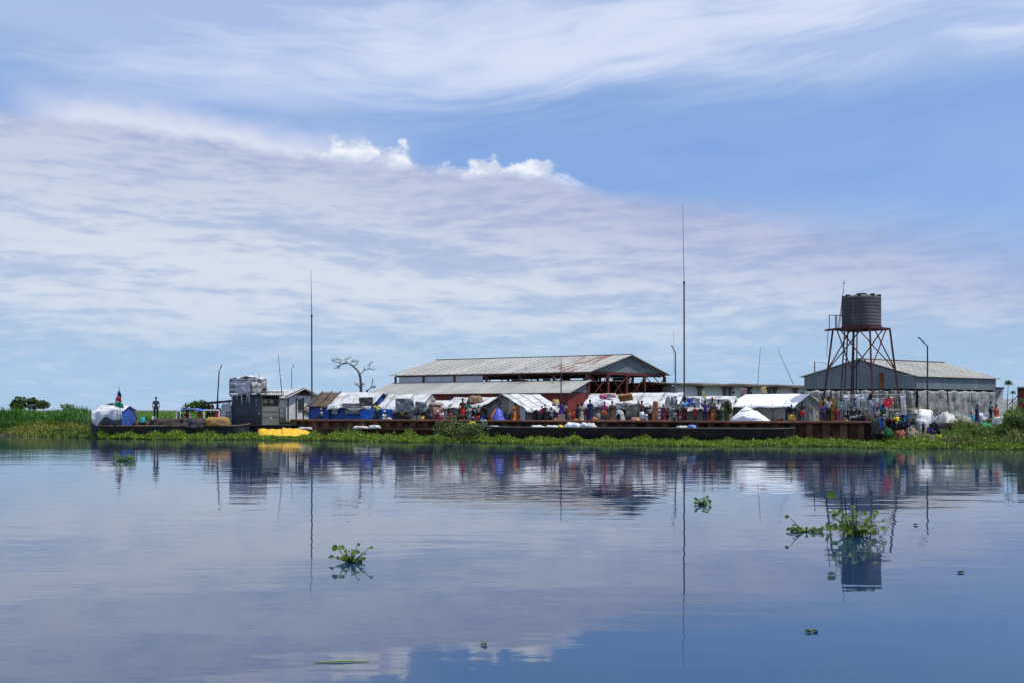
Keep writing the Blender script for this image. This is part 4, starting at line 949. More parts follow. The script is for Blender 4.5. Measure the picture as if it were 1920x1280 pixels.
mast('tall thin slate grey mast between white gabled hut and brown roofed shelter', 585, 86.5, 507, 592, .068, .034, MG, MG, dx=-2, dx2=-.7)
mast('slim maroon pole standing in front of the big open shed roof', 1052, 78.5, 668, 700, .05, .04, MB_, MB_, 'pole', 'pole', dx=0)
def bent(label, px, Y, yk, xt, yt, r_, m, z0=GZ, name='lamp_post', head=True, xk=None):
    o = thing(name, label, 'lamp post', (X(px, Y), Y, z0)); a_ = Vector((X(px, Y), Y, z0)); k_ = P(px if xk is None else xk, yk, Y); t_ = P(xt, yt, Y)
    b = MB(); b.tube([a_, a_.lerp(k_, .5), k_, k_.lerp(t_, .5), t_], [r_, r_, r_*.85, r_*.75, r_*.6], 7); b.build('pole', m, o)
    if head: b = MB(); b.beam(t_-(t_-k_)*.25, t_+(t_-k_)*.05, .11, .06); b.build('lamp_head', DARK, o)
bent('grey lamp post with bent top beside the central mast', 1266.5, 94, 661, 1259, 646, .075, mat('post_grey', (.16, .17, .19), .5))
bent('dark lamp post with bent top in front of the right hand shed', 1739, 73.5, 648, 1722.5, 633.5, .06, MG, 1.3)
bent('thin dark pole curving to the right above the boat canopy', 405, 86, 694, 416, 684, .06, DARK, .9, xk=411)
bent('small pale lamp post with angled head behind the white gabled hut', 547, 110, 693, 550.5, 683, .045, mat('post_grey', ()), 1.2)
def whip(label, px0, y0, px1, y1, Y, r_=.035, name='whip_aerial', n=5):
    a_ = P(px0, y0, Y); b_ = P(px1, y1, Y); o = thing(name, label, 'aerial', a_); b = MB()
    b.tube([a_, a_.lerp(b_, .5), b_], [r_, r_*.8, r_*.5], 5); b.build('rod', MG, o)
    for k in range(n): c_ = a_.lerp(b_, .45+.5*k/n); b = MB(); b.tube([c_, c_.lerp(b_, .06)], r_*1.35, 5); b.build('light_band', WP, o)
whip('thin banded aerial leaning left beside the roof rack of the grey cabin', 529, 742, 521.5, 663, 85, .042)
whip('upright banded whip aerial on the low white building', 1419, 745, 1426, 650, 92, .034)
whip('slanting banded whip aerial leaning left toward the grey shed', 1487.5, 719, 1458.5, 655, 97, .034)
whip('hair thin aerial above the grey lamp post near the central mast', 1264, 700, 1263, 618, 95, .018, n=2)
o = thing('angle_bracket', 'small rust coloured bracket post on the left slope of the right shed roof', 'bracket', P(1527.5, 697, 87)); b = MB()
b.tube([P(1527.5, 698, 87), P(1527.5, 677, 87)], .05, 5); b.tube([P(1527.5, 677.5, 87), P(1549, 680, 87)], .02, 5); b.build('frame', RUSTY, o)

# ------------------------------------------------------------------ water tower
TY = 72.5; tc = Vector((X(1615, TY), TY, 0)); zp = Z(619, TY)
tw = thing('water_tower', 'rust red angle iron water tower frame with platform and ladder', 'tower', (tc.x, tc.y, GZ))
RED = mat('tower_red', (.105, .032, .034), .6, .4, 1.5, (.06, .025, .03))
def cor(k, r_, z_): an = R(-3.3+90*k); return Vector((tc.x+r_*math.cos(an), tc.y+r_*math.sin(an), z_))
def rad(z_): return 2.92+(2.04-2.92)*(z_-GZ)/(zp-GZ)
def leg(k, z_): return cor(k, rad(z_), z_)
for k in range(4):
    b = MB(); b.beam(leg(k, GZ), leg(k, zp), .11); b.build('leg', RED, tw)
zn = Z(692, TY)
for k in range(4):
    b = MB()
    for j in ((k+1) % 4, (k-1) % 4):
        b.beam(leg(k, zn), leg(k, zp).lerp(leg(j, zp), .80), .065)
    b.build('brace', RED, tw)
b = MB()
for k in range(4): b.beam(leg(k, zp+.05), leg((k+1) % 4, zp+.05), .16, .14)
for f in (.15, .38, .62, .85):
    b.beam(leg(0, zp+.08).lerp(leg(1, zp+.08), f), leg(3, zp+.08).lerp(leg(2, zp+.08), f), .12, .1)
b.build('platform', RED, tw)
# outrigger with guard rail on the left
e0 = P(1555, 618, TY-.4); e1 = P(1571, 618, TY-.4); 
b = MB(); b.beam(e0, P(1580, 618, TY), .12, .1); b.beam(e0+Vector((0, 1.0, 0)), P(1580, 618, TY+1), .12, .1); b.beam(e0, e0+Vector((0, 1, 0)), .1)
b.build('outrigger', RED, tw)
b = MB()
for px in (1555, 1566.5, 1569): b.tube([P(px, 618, TY-.4), P(px, 591, TY-.4)], .035, 5)
b.tube([P(1555, 591, TY-.4), P(1581, 592.5, TY-.4)], .035, 5); b.tube([P(1555, 591, TY-.4), P(1555, 591, TY+.6)], .035, 5); b.tube([P(1555, 618, TY+.6), P(1555, 591, TY+.6)], .035, 5)
b.build('guard_rail', mat('rail_grey', (.10, .11, .13), .5), tw)
b = MB(); b.tube([P(1553, 620, TY-.4), P(1551, 645, TY-.4), P(1550, 668, TY-.4)], [.03, .02, .015], 4); b.build('hanging_cable', DARK, tw)
b = MB(); la0, la1 = P(1573, 787, TY-1.2), P(1584, 618, TY-1.0); lb0, lb1 = P(1580.5, 787, TY-1.1), P(1590, 618, TY-.9)
la0.z = lb0.z = GZ; b.beam(la0, la1, .07); b.beam(lb0, lb1, .07)
for i in range(24): f = (i+.5)/24; b.tube([la0.lerp(la1, f), lb0.lerp(lb1, f)], .02, 4)
b.build('ladder', mat('ladder_dark', (.06, .035, .04), .6), tw)
b = MB(); b.tube([P(1601, 620, TY), P(1600, 700, TY), P(1600, 786, TY)], .06, 6); b.tube([P(1607, 620, TY+.5), P(1605, 786, TY+.5)], .045, 6); b.build('down_pipe', DARK, tw)
# tank
zt = zp+.14; tk = thing('water_tank', 'ribbed dark grey cylindrical plastic tank on top of the tower', 'water tank', (tc.x, tc.y, zt))
rr = 35.2/F*TY; Ht = Z(559, TY)-zt; prof = [(rr*.97, 0)]; nr_ = 9
for i in range(nr_):
    z0_ = Ht*i/nr_; dz = Ht/nr_; prof += [(rr*.985, z0_+dz*.04), (rr*1.0, z0_+dz*.2), (rr*1.0, z0_+dz*.8), (rr*.985, z0_+dz*.96)]
b = MB(); b.lathe((tc.x, tc.y, zt), prof+[(rr*.97, Ht), (rr*.86, Ht+.09), (rr*.4, Ht+.2), (rr*.38, Ht+.2)], 48)
b.build('tank_body', mat('tank_grey', (.075, .073, .078), .7, .25, 1.0, (.10, .098, .10)), tk, False)
b = MB(); b.lathe((tc.x, tc.y, zt+Ht+.2), [(rr*.3, 0), (rr*.3, .08), (rr*.22, .13)], 24); b.build('lid', DARK, tk)
for k in range(8):
    an = R(20+45*k); b = MB(); p = Vector((tc.x+rr*.86*math.cos(an), tc.y+rr*.86*math.sin(an), zt+Ht+.08)); b.box(p, .34, .16, .22, an); b.build('lifting_lug', DARK, tk)
b = MB(); an = R(228); p = Vector((tc.x+rr*1.005*math.cos(an), tc.y+rr*1.005*math.sin(an), 0)); b.box(V3(p, zt+Ht*.48), .03, .10, Ht*.78, an); b.build('level_gauge', mat('gauge_yellow', (.13, .12, .035), .6), tk)
b = MB(); b.lathe((tc.x, tc.y, zt-.02), [(rr*1.03, 0), (rr*1.03, .14)], 40); b.build('base_ring', RED, tk)
# lattice aerial beside the tank
la = thing('lattice_aerial', 'thin leaning lattice aerial beside the tank on the tower', 'aerial', P(1572, 617, TY-.3)); b = MB()
p0_, p1_ = P(1570.5, 617, TY-.3), P(1579, 561, TY-.3); q0_, q1_ = P(1574.5, 600, TY-.2), P(1583, 543, TY-.2)
b.tube([p0_, P(1576, 585, TY-.3), P(1583.5, 525, TY-.3)], [.022, .02, .012], 4); b.tube([P(1574, 617, TY-.1), P(1582, 540, TY-.1)], .016, 4)
for i in range(12): f = i/12; b.tube([p0_.lerp(p1_, f), P(1574, 617, TY-.1).lerp(P(1582, 561, TY-.1), f+.06)], .014, 4)
b.build('lattice', DARK, la); b = MB(); b.poly([P(1583, 528, TY-.3), P(1580.5, 533, TY-.3), P(1583.5, 533, TY-.3)], (0, .02, 0)); b.build('pennant', DARK, la)

# ------------------------------------------------------------------ tents and shelters on the quay
random.seed(51)
def pxy(p): return (960+F*p.x/p.y, p.y)
def tent(name, label, px0, px1, d_, dep, ye, ya, roofm, wallm, left=False, cat='tent', amp=.10, frill=.30, over=.25, nu=26, gm=None, group=None, **kw):
    A = G(px0 if left else px1, d_); Cc = G(px1 if left else px0, d_); B = A+NV*dep
    return gable(name, label, cat, pxy(A), pxy(B), pxy(Cc), ye, ya, roofm, wallm, gm or wallm, amp=amp, frill=frill, over=over, nu=nu, group=group, **kw)
THATCH = mat('patched_brown_roof', (.13, .095, .07), .9, .5, 2.6, (.05, .04, .035), .05, 7)
t1, _ = tent('tarp_shelter', 'shelter with patched brown roof and deep blue sheet wall at the left mast', 579, 617, 1.9, 4.4, 758, 734.5, THATCH, BLUE, amp=.06, frill=.05)
b = MB()
for f in (.05, .5, .95): p = G(579+38*f, 1.6); q_ = G(579+38*f, 1.9)+NV*2.2; b.beam(V3(p, Z(757, p.y)+.08), V3(q_, Z(734.5, q_.y)+.12), .07)
b.build('rafter', WOOD, t1)
t2, q_ = tent('tarp_shelter', 'shelter with ragged white tarp roof and bright blue sheet wall with patched openings', 619, 693, 1.5, 4.4, 757.5, 734.5, WHITE, BLUE, amp=.10, frill=.35, over=.35)
def patch(parent, px0, px1, y0, y1, d_, m, name, sd=0, wav=.04):
    b = MB(); b.sheet(lambda u, v: V3(G(px0+(px1-px0)*u, d_), 0)*1+Vector((0, 0, Z(y1, G(px0, d_).y)+(Z(y0, G(px0, d_).y)-Z(y1, G(px0, d_).y))*v-GZ*0))+Vector((0, -wav*fbm(u*4+sd, v*3, 1)-.03*math.sin(u*13+sd), 0)) if False else
                      Vector((G(px0+(px1-px0)*u, d_).x, G(px0+(px1-px0)*u, d_).y-wav*(1+fbm(u*4+sd, v*3, 1))-.02*math.sin(u*13+sd), Z(y1, G(px0, d_).y)+(Z(y0, G(px0, d_).y)-Z(y1, G(px0, d_).y))*v)), 14, 8, .012, 1, 1)
    return b.build(name, m, parent, True)
patch(t2, 622, 633, 760, 776, 1.38, DIRTY, 'patch_sheet', 1); patch(t2, 647, 676, 766, 775, 1.38, DIRTY, 'patch_sheet', 2); patch(t2, 642, 680, 755, 764, 1.2, DIRTY, 'patch_sheet', 3, .1)
patch(t2, 676, 692, 763, 786, 1.30, tarp('sunlit_blue', (.02, .16, .72), (.01, .09, .5), .5), 'sunlit_blue_sheet', 4)  # brighter blue: sunlight on this stretch of wall put into the colour
patch(t2, 674, 700, 744, 760, 1.05, tarp('dark_brown_cloth', (.10, .085, .075), (.05, .04, .04), .8), 'draped_cloth', 5, .25)
t3, _ = tent('tarp_tent', 'white tarp tent with grey cloth hung over its front beside the blue shelter', 712, 785, 2.0, 4.0, 762, 737.5, WHITES, WHITE, amp=.10, frill=.35)
patch(t3, 711, 736, 766, 787, 1.75, BLUE, 'blue_skirt', 6); patch(t3, 742, 776, 746, 772, 1.2, GREYT, 'grey_cloth', 7, .25); patch(t3, 779, 800, 752, 773, 1.5, GREYT, 'grey_cloth', 8, .2)
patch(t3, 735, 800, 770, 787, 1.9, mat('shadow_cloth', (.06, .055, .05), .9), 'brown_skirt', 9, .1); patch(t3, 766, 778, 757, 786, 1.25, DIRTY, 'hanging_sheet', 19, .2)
t4, _ = tent('tarp_tent', 'low bright white tent with a brown mat folded on its roof', 838, 925, 4.0, 4.0, 760, 743.5, WHITE, GREYT, amp=.12, frill=.15)
t4b, _ = tent('tarp_tent', 'low flat grey white tent against the red shed wall, left of the brown mat', 790, 836, 3.6, 3.6, 759, 749.5, WHITE, GREYT, amp=.08, frill=.25)
random.seed(52)
g5, q5 = gable('gabled_tent', 'large gabled tent with beige front and lettered white roof behind the dome tent', 'tent', (989, 77.2), (906, 80.3), (1049, 79.6), 764, 737.5, WHITES2, BEIGE, BEIGE, amp=.09, frill=.28, over=.3, nu=22, side_over=.35)
pa, pb5 = q5['A'], q5['B']; out5 = -q5['l'].normalized()*.10
for u_ in (.02, .33, .62, .97): b = MB(); p = pa.lerp(pb5, u_)+out5; b.tube([V3(p, GZ), V3(p, q5['ze']+.9*(1-abs(u_-.5)*2))], .045, 5); b.build('pole', WOOD, g5)
b = MB(); p = pa.lerp(pb5, .38)+out5*1.4; q_ = pa.lerp(pb5, .08)+out5*1.4
b.poly([V3(p, 2.0), V3(q_, 1.9), V3(q_, q5['ze']+.1), V3(p, q5['ze']+.75)], out5*.2); b.build('tan_flap', tarp('tan_sheet', (.40, .33, .25), (.26, .2, .15), .8), g5)
b = MB(); p = pa.lerp(pb5, .12)+out5*1.8; q_ = pa.lerp(pb5, .01)+out5*1.8; b.poly([V3(p, GZ), V3(q_, GZ), V3(q_, 2.3), V3(p, 2.7)], out5*.2); b.build('white_flap', WHITE, g5)
t6, _ = tent('tarp_tent', 'crumpled white tent carrying rolled pink mats on its ridge', 1098, 1168, 2.6, 4.4, 757, 737.5, WHITE, BEIGE, amp=.14, frill=.4, left=True)
t7, _ = tent('tarp_tent', 'wide white tent with slanting rope lines between the foam mattress and central mast', 1172, 1268, 2.8, 4.6, 756, 735, WHITES, BEIGE, amp=.09, frill=.3, gm=DIRTY)
patch(t7, 1246, 1268, 742, 773, 1.9, WHITE, 'hanging_tarp', 11, .3); patch(t7, 1172, 1200, 756, 782, 2.5, tarp('olive_sheet', (.20, .19, .16), (.12, .11, .09), .8), 'front_sheet', 12, .1)
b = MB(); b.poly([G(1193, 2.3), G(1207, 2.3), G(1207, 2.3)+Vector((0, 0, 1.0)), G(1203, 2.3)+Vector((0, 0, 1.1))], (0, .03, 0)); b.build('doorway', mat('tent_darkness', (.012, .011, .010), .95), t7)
t8, _ = tent('tarp_tent', 'long low white tent with blue printed marks right of the central mast', 1284, 1368, 3.0, 4.4, 764, 741.5, WHITE, BEIGE, amp=.10, frill=.25)
em = MB()
random.seed(5)
for i in range(16):
    px = 1288+rnd(0, 12); y_ = rnd(746, 760); d_ = 2.62; p = G(px, d_); zz = Z(y_, p.y); em.poly([Vector((p.x, p.y, zz)), Vector((p.x+rnd(.08, .22), p.y-.02, zz)), Vector((p.x+rnd(.08, .2), p.y-.02, zz+rnd(.05, .12))), Vector((p.x, p.y, zz+rnd(.05, .1)))], (0, .008, 0))
patch(t8, 1284, 1312, 744, 763, 2.75, WHITE, 'front_flap', 13, .06); em.build('printed_mark', mat('print_blue', (.03, .05, .42), .7), t8)
patch(t8, 1314, 1366, 747, 763, 2.8, WHITE, 'front_flap', 14, .12)
random.seed(53)
g9, q9 = gable('gabled_tent', 'large grey walled tent with clean white roof and rounded gable right of centre', 'tent', (1487, 72.6), (1538, 76.6), (1374, 76.0), 757, 737, tarp('clean_white_sheet', (.84, .85, .87), (.55, .55, .55), .3, seams=.05, pitch=6), tarp('grey_beige_wall', (.30, .285, .26), (.16, .15, .14), .9), DIRTY, amp=.06, frill=.12, over=.35, nu=26, side_over=.25)
for px in (1372, 1410, 1450): 
    p = q9['A'].lerp(q9['C'], (1487-px)/115)-q9['g'].normalized()*.1; b = MB(); b.tube([V3(p, GZ), V3(p, q9['ze'])], .04, 5); b.build('pole', WOOD, g9)
pk = heap('low_tent', 'small bright white ridge tent in front of the large grey walled tent', 'tent', 1371, 1456, YQ(1412, 1.0), Z(762, 71), GZ, 2.2, tarp('clean_white_small', (.84, .85, .87), (.5, .5, .5), .35), 21, .06, flat=.9, peak=-.12, dY=-1.2)
b = MB(); Yb = pk.location.y
b.tube([Vector((pk.location.x+f*1.35, Yb-1.17+abs(f)*.25-f*.45, GZ+.98-.28*abs(f+.1)**1.2)) for f in [i/10-1 for i in range(4, 21)]], .03, 5)
b.build('dark_seam', DARK, pk)

# dome tent
dt = thing('dome_tent', 'small orange and blue dome camping tent in front of the large gabled tent', 'tent', G(934, .9))
cc = Vector(dt.location); rw = (952-914)/2/F*cc.y*1.06; hd = Z(763.5, cc.y)-GZ
def dome(a0_, a1_, m, nm, k=1.0):
    b = MB()
    def fn(u, v): th_ = a0_+(a1_-a0_)*u; q = max(1-v, 0)**.62*k*(1-.07*abs(math.sin(th_*2+.7))*(1-v)); return cc+Vector((math.cos(th_)*rw*q-.12*v*(1-v), math.sin(th_)*rw*.9*q, hd*k*v))
    b.sheet(fn, 14, 12, .02); return b.build(nm, m, dt, True)
ORANGE = tarp('orange_nylon', (.60, .16, .035), (.35, .08, .02), .6, bump=.06); NBLUE = tarp('blue_nylon', (.025, .06, .46), (.02, .035, .25), .6, bump=.07)
dome(math.pi*.98, math.pi*1.31, ORANGE, 'orange_panel'); dome(math.pi*1.31, math.pi*1.98, NBLUE, 'blue_panel'); dome(-.02*math.pi, math.pi*.5, ORANGE, 'orange_panel'); dome(math.pi*.5, math.pi*.98, NBLUE, 'blue_panel')
b = MB(); b.tube([cc+Vector((math.cos(math.pi*1.31)*rw*1.01*(1-f)**.62-.12*f*(1-f), math.sin(math.pi*1.31)*rw*.91*(1-f)**.62, hd*f)) for f in [i/12 for i in range(13)]], .02, 5); b.build('tent_pole', DARK, dt)

# goods on and around the tents
def slab(name, label, cat, p, sx, sy, sz, m, rx=0, ry=0, rz=0, group=None, bev=True):
    o = None; b = MB(); mt = Matrix.Rotation(rz, 3, 'Z')@Matrix.Rotation(ry, 3, 'Y')@Matrix.Rotation(rx, 3, 'X')
    def fn(u, v): return Vector((0, 0, 0))
    n_ = 8; vs = []
    for k in range(2):
        for j in range(5):
            for i in range(n_+1):
                x_ = (i/n_-.5); y_ = (j/4-.5); r_ = 1-.25*(abs(x_*2)**8+abs(y_*2)**8)*.5
                vs.append(mt@Vector((x_*sx, y_*sy, (k-.5)*sz*r_+.03*sz*math.sin(i*1.7+j)+.04*fbm(i*.6, j, 1, k))))
    W = n_+1; fs = []
    for j in range(4):
        for i in range(n_): fs += [(j*W+i, (j+1)*W+i, (j+1)*W+i+1, j*W+i+1), (5*W+j*W+i, 5*W+j*W+i+1, 5*W+(j+1)*W+i+1, 5*W+(j+1)*W+i)]
    bd = [i for i in range(n_)]+[j*W+n_ for j in range(4)]+[4*W+n_-i for i in range(n_)]+[(4-j)*W for j in range(4)]
    for a_, c_ in zip(bd, bd[1:]+bd[:1]): fs.append((a_, c_, 5*W+c_, 5*W+a_))
    b.add(vs, fs); o = b.build(name, m); o.location = p; tag(o, label, cat, group); return o
TAN = mat('foam_tan', (.36, .19, .065), .9, .3, 3)
p = G(1173, 2.6); p.z = Z(747, p.y)+.12; slab('foam_mattress', 'tan foam mattress lying tilted on the white tent roof', 'mattress', p, 1.05, .8, .16, TAN, R(-32), R(-8), R(-15))
p = G(891, 4.6); p.z = Z(749, p.y)+.1; heap('folded_mat', 'crumpled tan brown mat on top of the low bright white tent', 'mat', 876, 906, p.y-.4, Z(742, p.y), Z(755, p.y), 1.2, mat('mat_brown', (.24, .16, .11), .9, .3, 3), 25, .3)
heap('folded_blanket', 'faded pinkish blanket on the low flat tent left of the bright white one', 'blanket', 805, 832, YQ(818, 3.2), Z(754, 80), Z(760, 80), 1.0, mat('blanket_pink', (.36, .20, .17), .9, .4, 4, (.3, .28, .26)), 26, .3)
heap('folded_blanket', 'yellow patterned blanket on the right end of the lettered tent roof', 'blanket', 1036, 1049, 78.2, Z(748, 78), Z(760, 78), .7, mat('blanket_yellow', (.50, .35, .13), .9, .4, 6, (.5, .45, .4)), 27, .3)
def roll(name, label, px, y_, d_, L_, r_, m, ang, group=None, cat='rolled mat', z_=None):
    p = G(px, d_); p.z = Z(y_, p.y) if z_ is None else z_; dv = Vector((math.cos(ang), math.sin(ang), 0)); b = MB()
    o = thing(name, label, cat, p, group); b.tube([p-dv*L_/2, p-dv*L_*.2, p+dv*L_*.2, p+dv*L_/2], [r_, r_*1.07, r_*1.02, r_], 12); b.build('roll', m, o, True)
    for f in (-.25, .25): b = MB(); b.tube([p+dv*L_*(f-.02), p+dv*L_*(f+.02)], r_*1.12, 12); b.build('tie', DARK, o)
roll('rolled_mat', 'pink rolled mat at the left on the crumpled white tent', 1131, 742.5, 3.4, .55, .17, mat('roll_pink', (.55, .10, .26), .9, .3, 9), -.3, 'rolled mats on the tent')
roll('rolled_mat', 'pale green rolled mat between the two pink ones', 1140, 740, 3.6, .6, .16, mat('roll_green', (.28, .36, .24), .9, .3, 9), -.3, 'rolled mats on the tent')
roll('rolled_mat', 'white and pink rolled mat at the right on the crumpled white tent', 1149, 740.5, 3.3, .45, .17, mat('roll_white_pink', (.62, .40, .46), .9, .5, 14), -.3, 'rolled mats on the tent')
p = G(1228, .9); p.z = GZ; slab('orange_board', 'tall orange brown board standing upright before the roped tent', 'board', p+Vector((0, 0, .80)), .36, .06, 1.62, mat('board_orange', (.38, .13, .055), .7, .25, 2), R(-4), R(2), R(-20))
p = G(1322, 3.4); p.z = Z(740, p.y); slab('straw_mat', 'upright straw coloured mat sticking up above the long low tent', 'mat', p+Vector((-.05, 0, -.1)), .22, .05, .75, mat('straw', (.50, .38, .18), .9), 0, R(-16), 0)
p = G(1432, 14); p.z = Z(731, p.y); slab('straw_mat', 'small straw bundle above the roof of the large grey walled tent', 'mat', p, .42, .2, .55, mat('straw', ()), 0, R(-10), 0)
p = G(1394, 12); p.z = Z(735, p.y); slab('hanging_blanket', 'patterned pink grey blanket hanging at the pale building above the tents', 'blanket', p, .6, .06, .7, mat('blanket_pattern', (.30, .22, .22), .9, .6, 9, (.12, .1, .11)), 0, 0, 0)
SACK = mat('white_sack', (.66, .67, .66), .7, .25, 4, (.45, .44, .42), .03, 7)
k = 0
for i in range(5):
    p = G(1236, .95); o = heap('stacked_sack', ['lowest white sack of the stack beside the orange board', 'second white sack from the ground beside the orange board', 'middle white sack of the stack beside the orange board', 'second white sack from the top beside the orange board', 'topmost white sack of the stack beside the orange board'][i], 'sack', 1231+rnd(-.7, .7), 1243+rnd(-.7, .7), p.y, GZ+.27*(i+1)+.01, GZ+.27*i, .4, SACK, 40+i, .12, 'white sacks stacked by the board', flat=.3, n=12)
# screen of orange panels
o = thing('panel_screen', 'orange yellow panel screen standing left of the tower foot', 'screen', G(1552, 1.8)); BO = mat('panel_orange', (.52, .24, .055), .7, .22, 2.0)
for k, (x0, x1, y0) in enumerate([(1535.5, 1545, 750), (1545.5, 1557, 744.5), (1557.5, 1567, 746)]):
    b = MB(); b.wall(G(x0, 1.8), G(x1, 1.8), GZ, Z(y0, 71), .05); b.build('panel', BO, o)
b = MB(); b.beam(G(1535, 1.74)+Vector((0, 0, .85)), G(1567, 1.74)+Vector((0, 0, .85)), .06); b.build('cross_bar', WOOD, o)
# goods lying in the black boat and on the waling
def bh(px0, px1, y0, y1, label, m, seed, name='bundle', dd=1.6, lump=.3, cat='bundle', dep=.7, group=None):
    Y = YQ((px0+px1)/2, -dd); return heap(name, label, cat, px0, px1, Y-dep/2, Z(y0, Y), Z(y1, Y), dep, m, seed, lump, group, dY=-(px1-px0)/F*Y*.36, n=14)
LB = mat('light_blue_cloth', (.16, .28, .60), .8, .4, 3); YC = mat('yellow_cloth', (.62, .46, .06), .8, .3, 3)
bh(995, 1022, 796.5, 803, 'low white sacks in the black boat, left end of the row', SACK, 61)
bh(1020, 1050, 797, 803, 'flat white sheeting in the black boat left of the yellow bag', SACK, 62)
bh(1046, 1057, 796, 803, 'yellow bag in the black boat', YC, 63)
bh(1057, 1090, 792, 803, 'white and pale blue tied bundle in the black boat right of the yellow bag', tarp('bundle_white', (.66, .70, .78), (.30, .36, .48), .9), 64)
bh(1086, 1119, 792.5, 803, 'largest white bundle in the black boat, right end of the row', WHITE, 65)
bh(1270, 1292, 797.5, 802, 'pale grey sheet lying in the black boat under the blue shirted man', SACK, 66)
bh(1290, 1307, 796, 802, 'light blue cloth lying in the black boat', LB, 67)
bh(917, 936, 797, 801.5, 'small grey blue bag at the left end of the black boat', mat('grey_blue_cloth', (.25, .30, .38), .8), 68)
bh(660, 690, 798, 802.5, 'low white sheet lying on the waling below the blue shelter', SACK, 69, dd=.7, dep=.35)
bh(690, 713, 796.5, 802.5, 'white bundle on the waling under the seated figure in white', SACK, 70, dd=.7, dep=.35)
bh(558, 586, 800, 804, 'narrow white strip of sheet beside the yellow tarp', SACK, 71, dd=.6, dep=.3)

# jerrycans
JY = mat('can_yellow', (.70, .48, .03), .45, .15, 5); JO = mat('can_orange', (.70, .20, .03), .45, .15, 5); JB = mat('can_blue', (.03, .10, .40), .45, .15, 5)
def jerry(label, px, d_, m, z_=GZ, s=1.0, rz=0.0, parent=None):
    o = thing('jerrycan', label, 'jerrycan', G(px, d_, z_), 'jerrycans on the quay', rz); 
    def B(name, m_, build): b = MB(); build(b); x_ = b.build(name, m_, o, local=True); return x_
    def body(b):
        pr = [(.10, 0, .16), (.125, .03, .19), (.125, .26, .19), (.10, .33, .15), (.05, .37, .06)]
        vs = []; 
        for hx, z__, hy in pr:
            for i in range(16):
                th_ = 2*math.pi*i/16; vs.append(Vector((math.copysign(abs(math.cos(th_))**.4, math.cos(th_))*hy*s, math.copysign(abs(math.sin(th_))**.4, math.sin(th_))*hx*s, z__*s)))
        b.add(vs, [(j*16+i, j*16+(i+1) % 16, (j+1)*16+(i+1) % 16, (j+1)*16+i) for j in range(4) for i in range(16)]+[tuple(range(16))[::-1], tuple(64+i for i in range(16))])
    B('body', m, body); B('handle', m, lambda b: b.tube([(-.09*s, 0, .34*s), (-.07*s, 0, .42*s), (.05*s, 0, .42*s), (.07*s, 0, .35*s)], .016*s, 6)); B('cap', DARK, lambda b: b.lathe((.12*s, 0, .34*s), [(.03*s, 0), (.03*s, .05*s)], 10))
    return o
jerry('yellow jerrycan standing in front of the grey cloth tent', 794, .55, JY, s=1.15); jerry('small yellow jerrycan on the quay under the purple clothed person', 1043, .5, JY, s=.9)
jerry('orange jerrycan beside the person in the long navy dress', 1116, .5, JO, s=1.1); jerry('yellow jerrycan held low by the dark group before the grey gable', 1485.5, .5, JY, z_=GZ+.25, s=1.15)
jerry('blue jerrycan among the crowd left of the dome tent', 905, .6, JB, s=1.0); jerry('yellow jerrycan at the foot of the roped white tent', 1196, .5, JY, s=.8)
jerry('orange jerrycan by the orange skirted child', 1080, .45, JO, s=.8); jerry('yellow jerrycan near the tower foot', 1585, .5, JY, s=.9)

# ------------------------------------------------------------------ washing hung by the tower
random.seed(61)
cl = thing('clothes_line', 'clothes line strung past the tower legs on crooked poles', 'clothes line', G(1576, 1.6))
def LP(px): Y = 70.0-(px-1576)*.012; return X(px, Y), Y
for px, yt in ((1577, 733), (1626, 738), (1700, 738)):
    x_, Y = LP(px); b = MB(); b.tube([(x_, Y, GZ-.2), (x_+.05, Y, 2.2), (x_, Y, Z(yt, Y))], .04, 5); b.build('pole', WOOD, cl)
b = MB(); b.tube([(LP(px)[0], LP(px)[1], Z(738+1.5*math.sin((px-1577)/39.0*math.pi)**2, 70)) for px in range(1577, 1702, 6)], .012, 4); b.build('rope', WP, cl)
def garment(px0, px1, y0, y1, m, label, sd, dd=0.0):
    x0, Y = LP(px0); x1, Y2 = LP(px1); b = MB(); z0_, z1_ = Z(y0, Y), Z(y1, Y)
    def fn(u, v):
        w_ = 1-.22*math.sin(v*3+sd)*.8; x_ = (x0+x1)/2+(x1-x0)*(u-.5)*w_+.10*math.sin(sd+v*2)*v
        return Vector((x_, Y+(Y2-Y)*u-dd+.05*math.sin(u*15+sd)*(.3+v)+.08*fbm(u*3, v*3, 1, sd), z0_+(z1_-z0_)*v-.07*math.sin(u*math.pi)*(1-v)+.10*fbm(u*3+sd, 2, 1)*v))
    b.sheet(fn, 12, 12, .012, 1, 1); o = b.build('hanging_garment', m, None, True); cen = Vector(((x0+x1)/2, Y, z1_)); o.data.transform(Matrix.Translation(-cen)); o.location = cen
    return tag(o, label, 'clothing', 'washing on the line')
def cm(k_, c, v=.3, s_=6, c2=None): return mat('cloth_'+k_, c, .9, v, s_, c2, .02, 10)
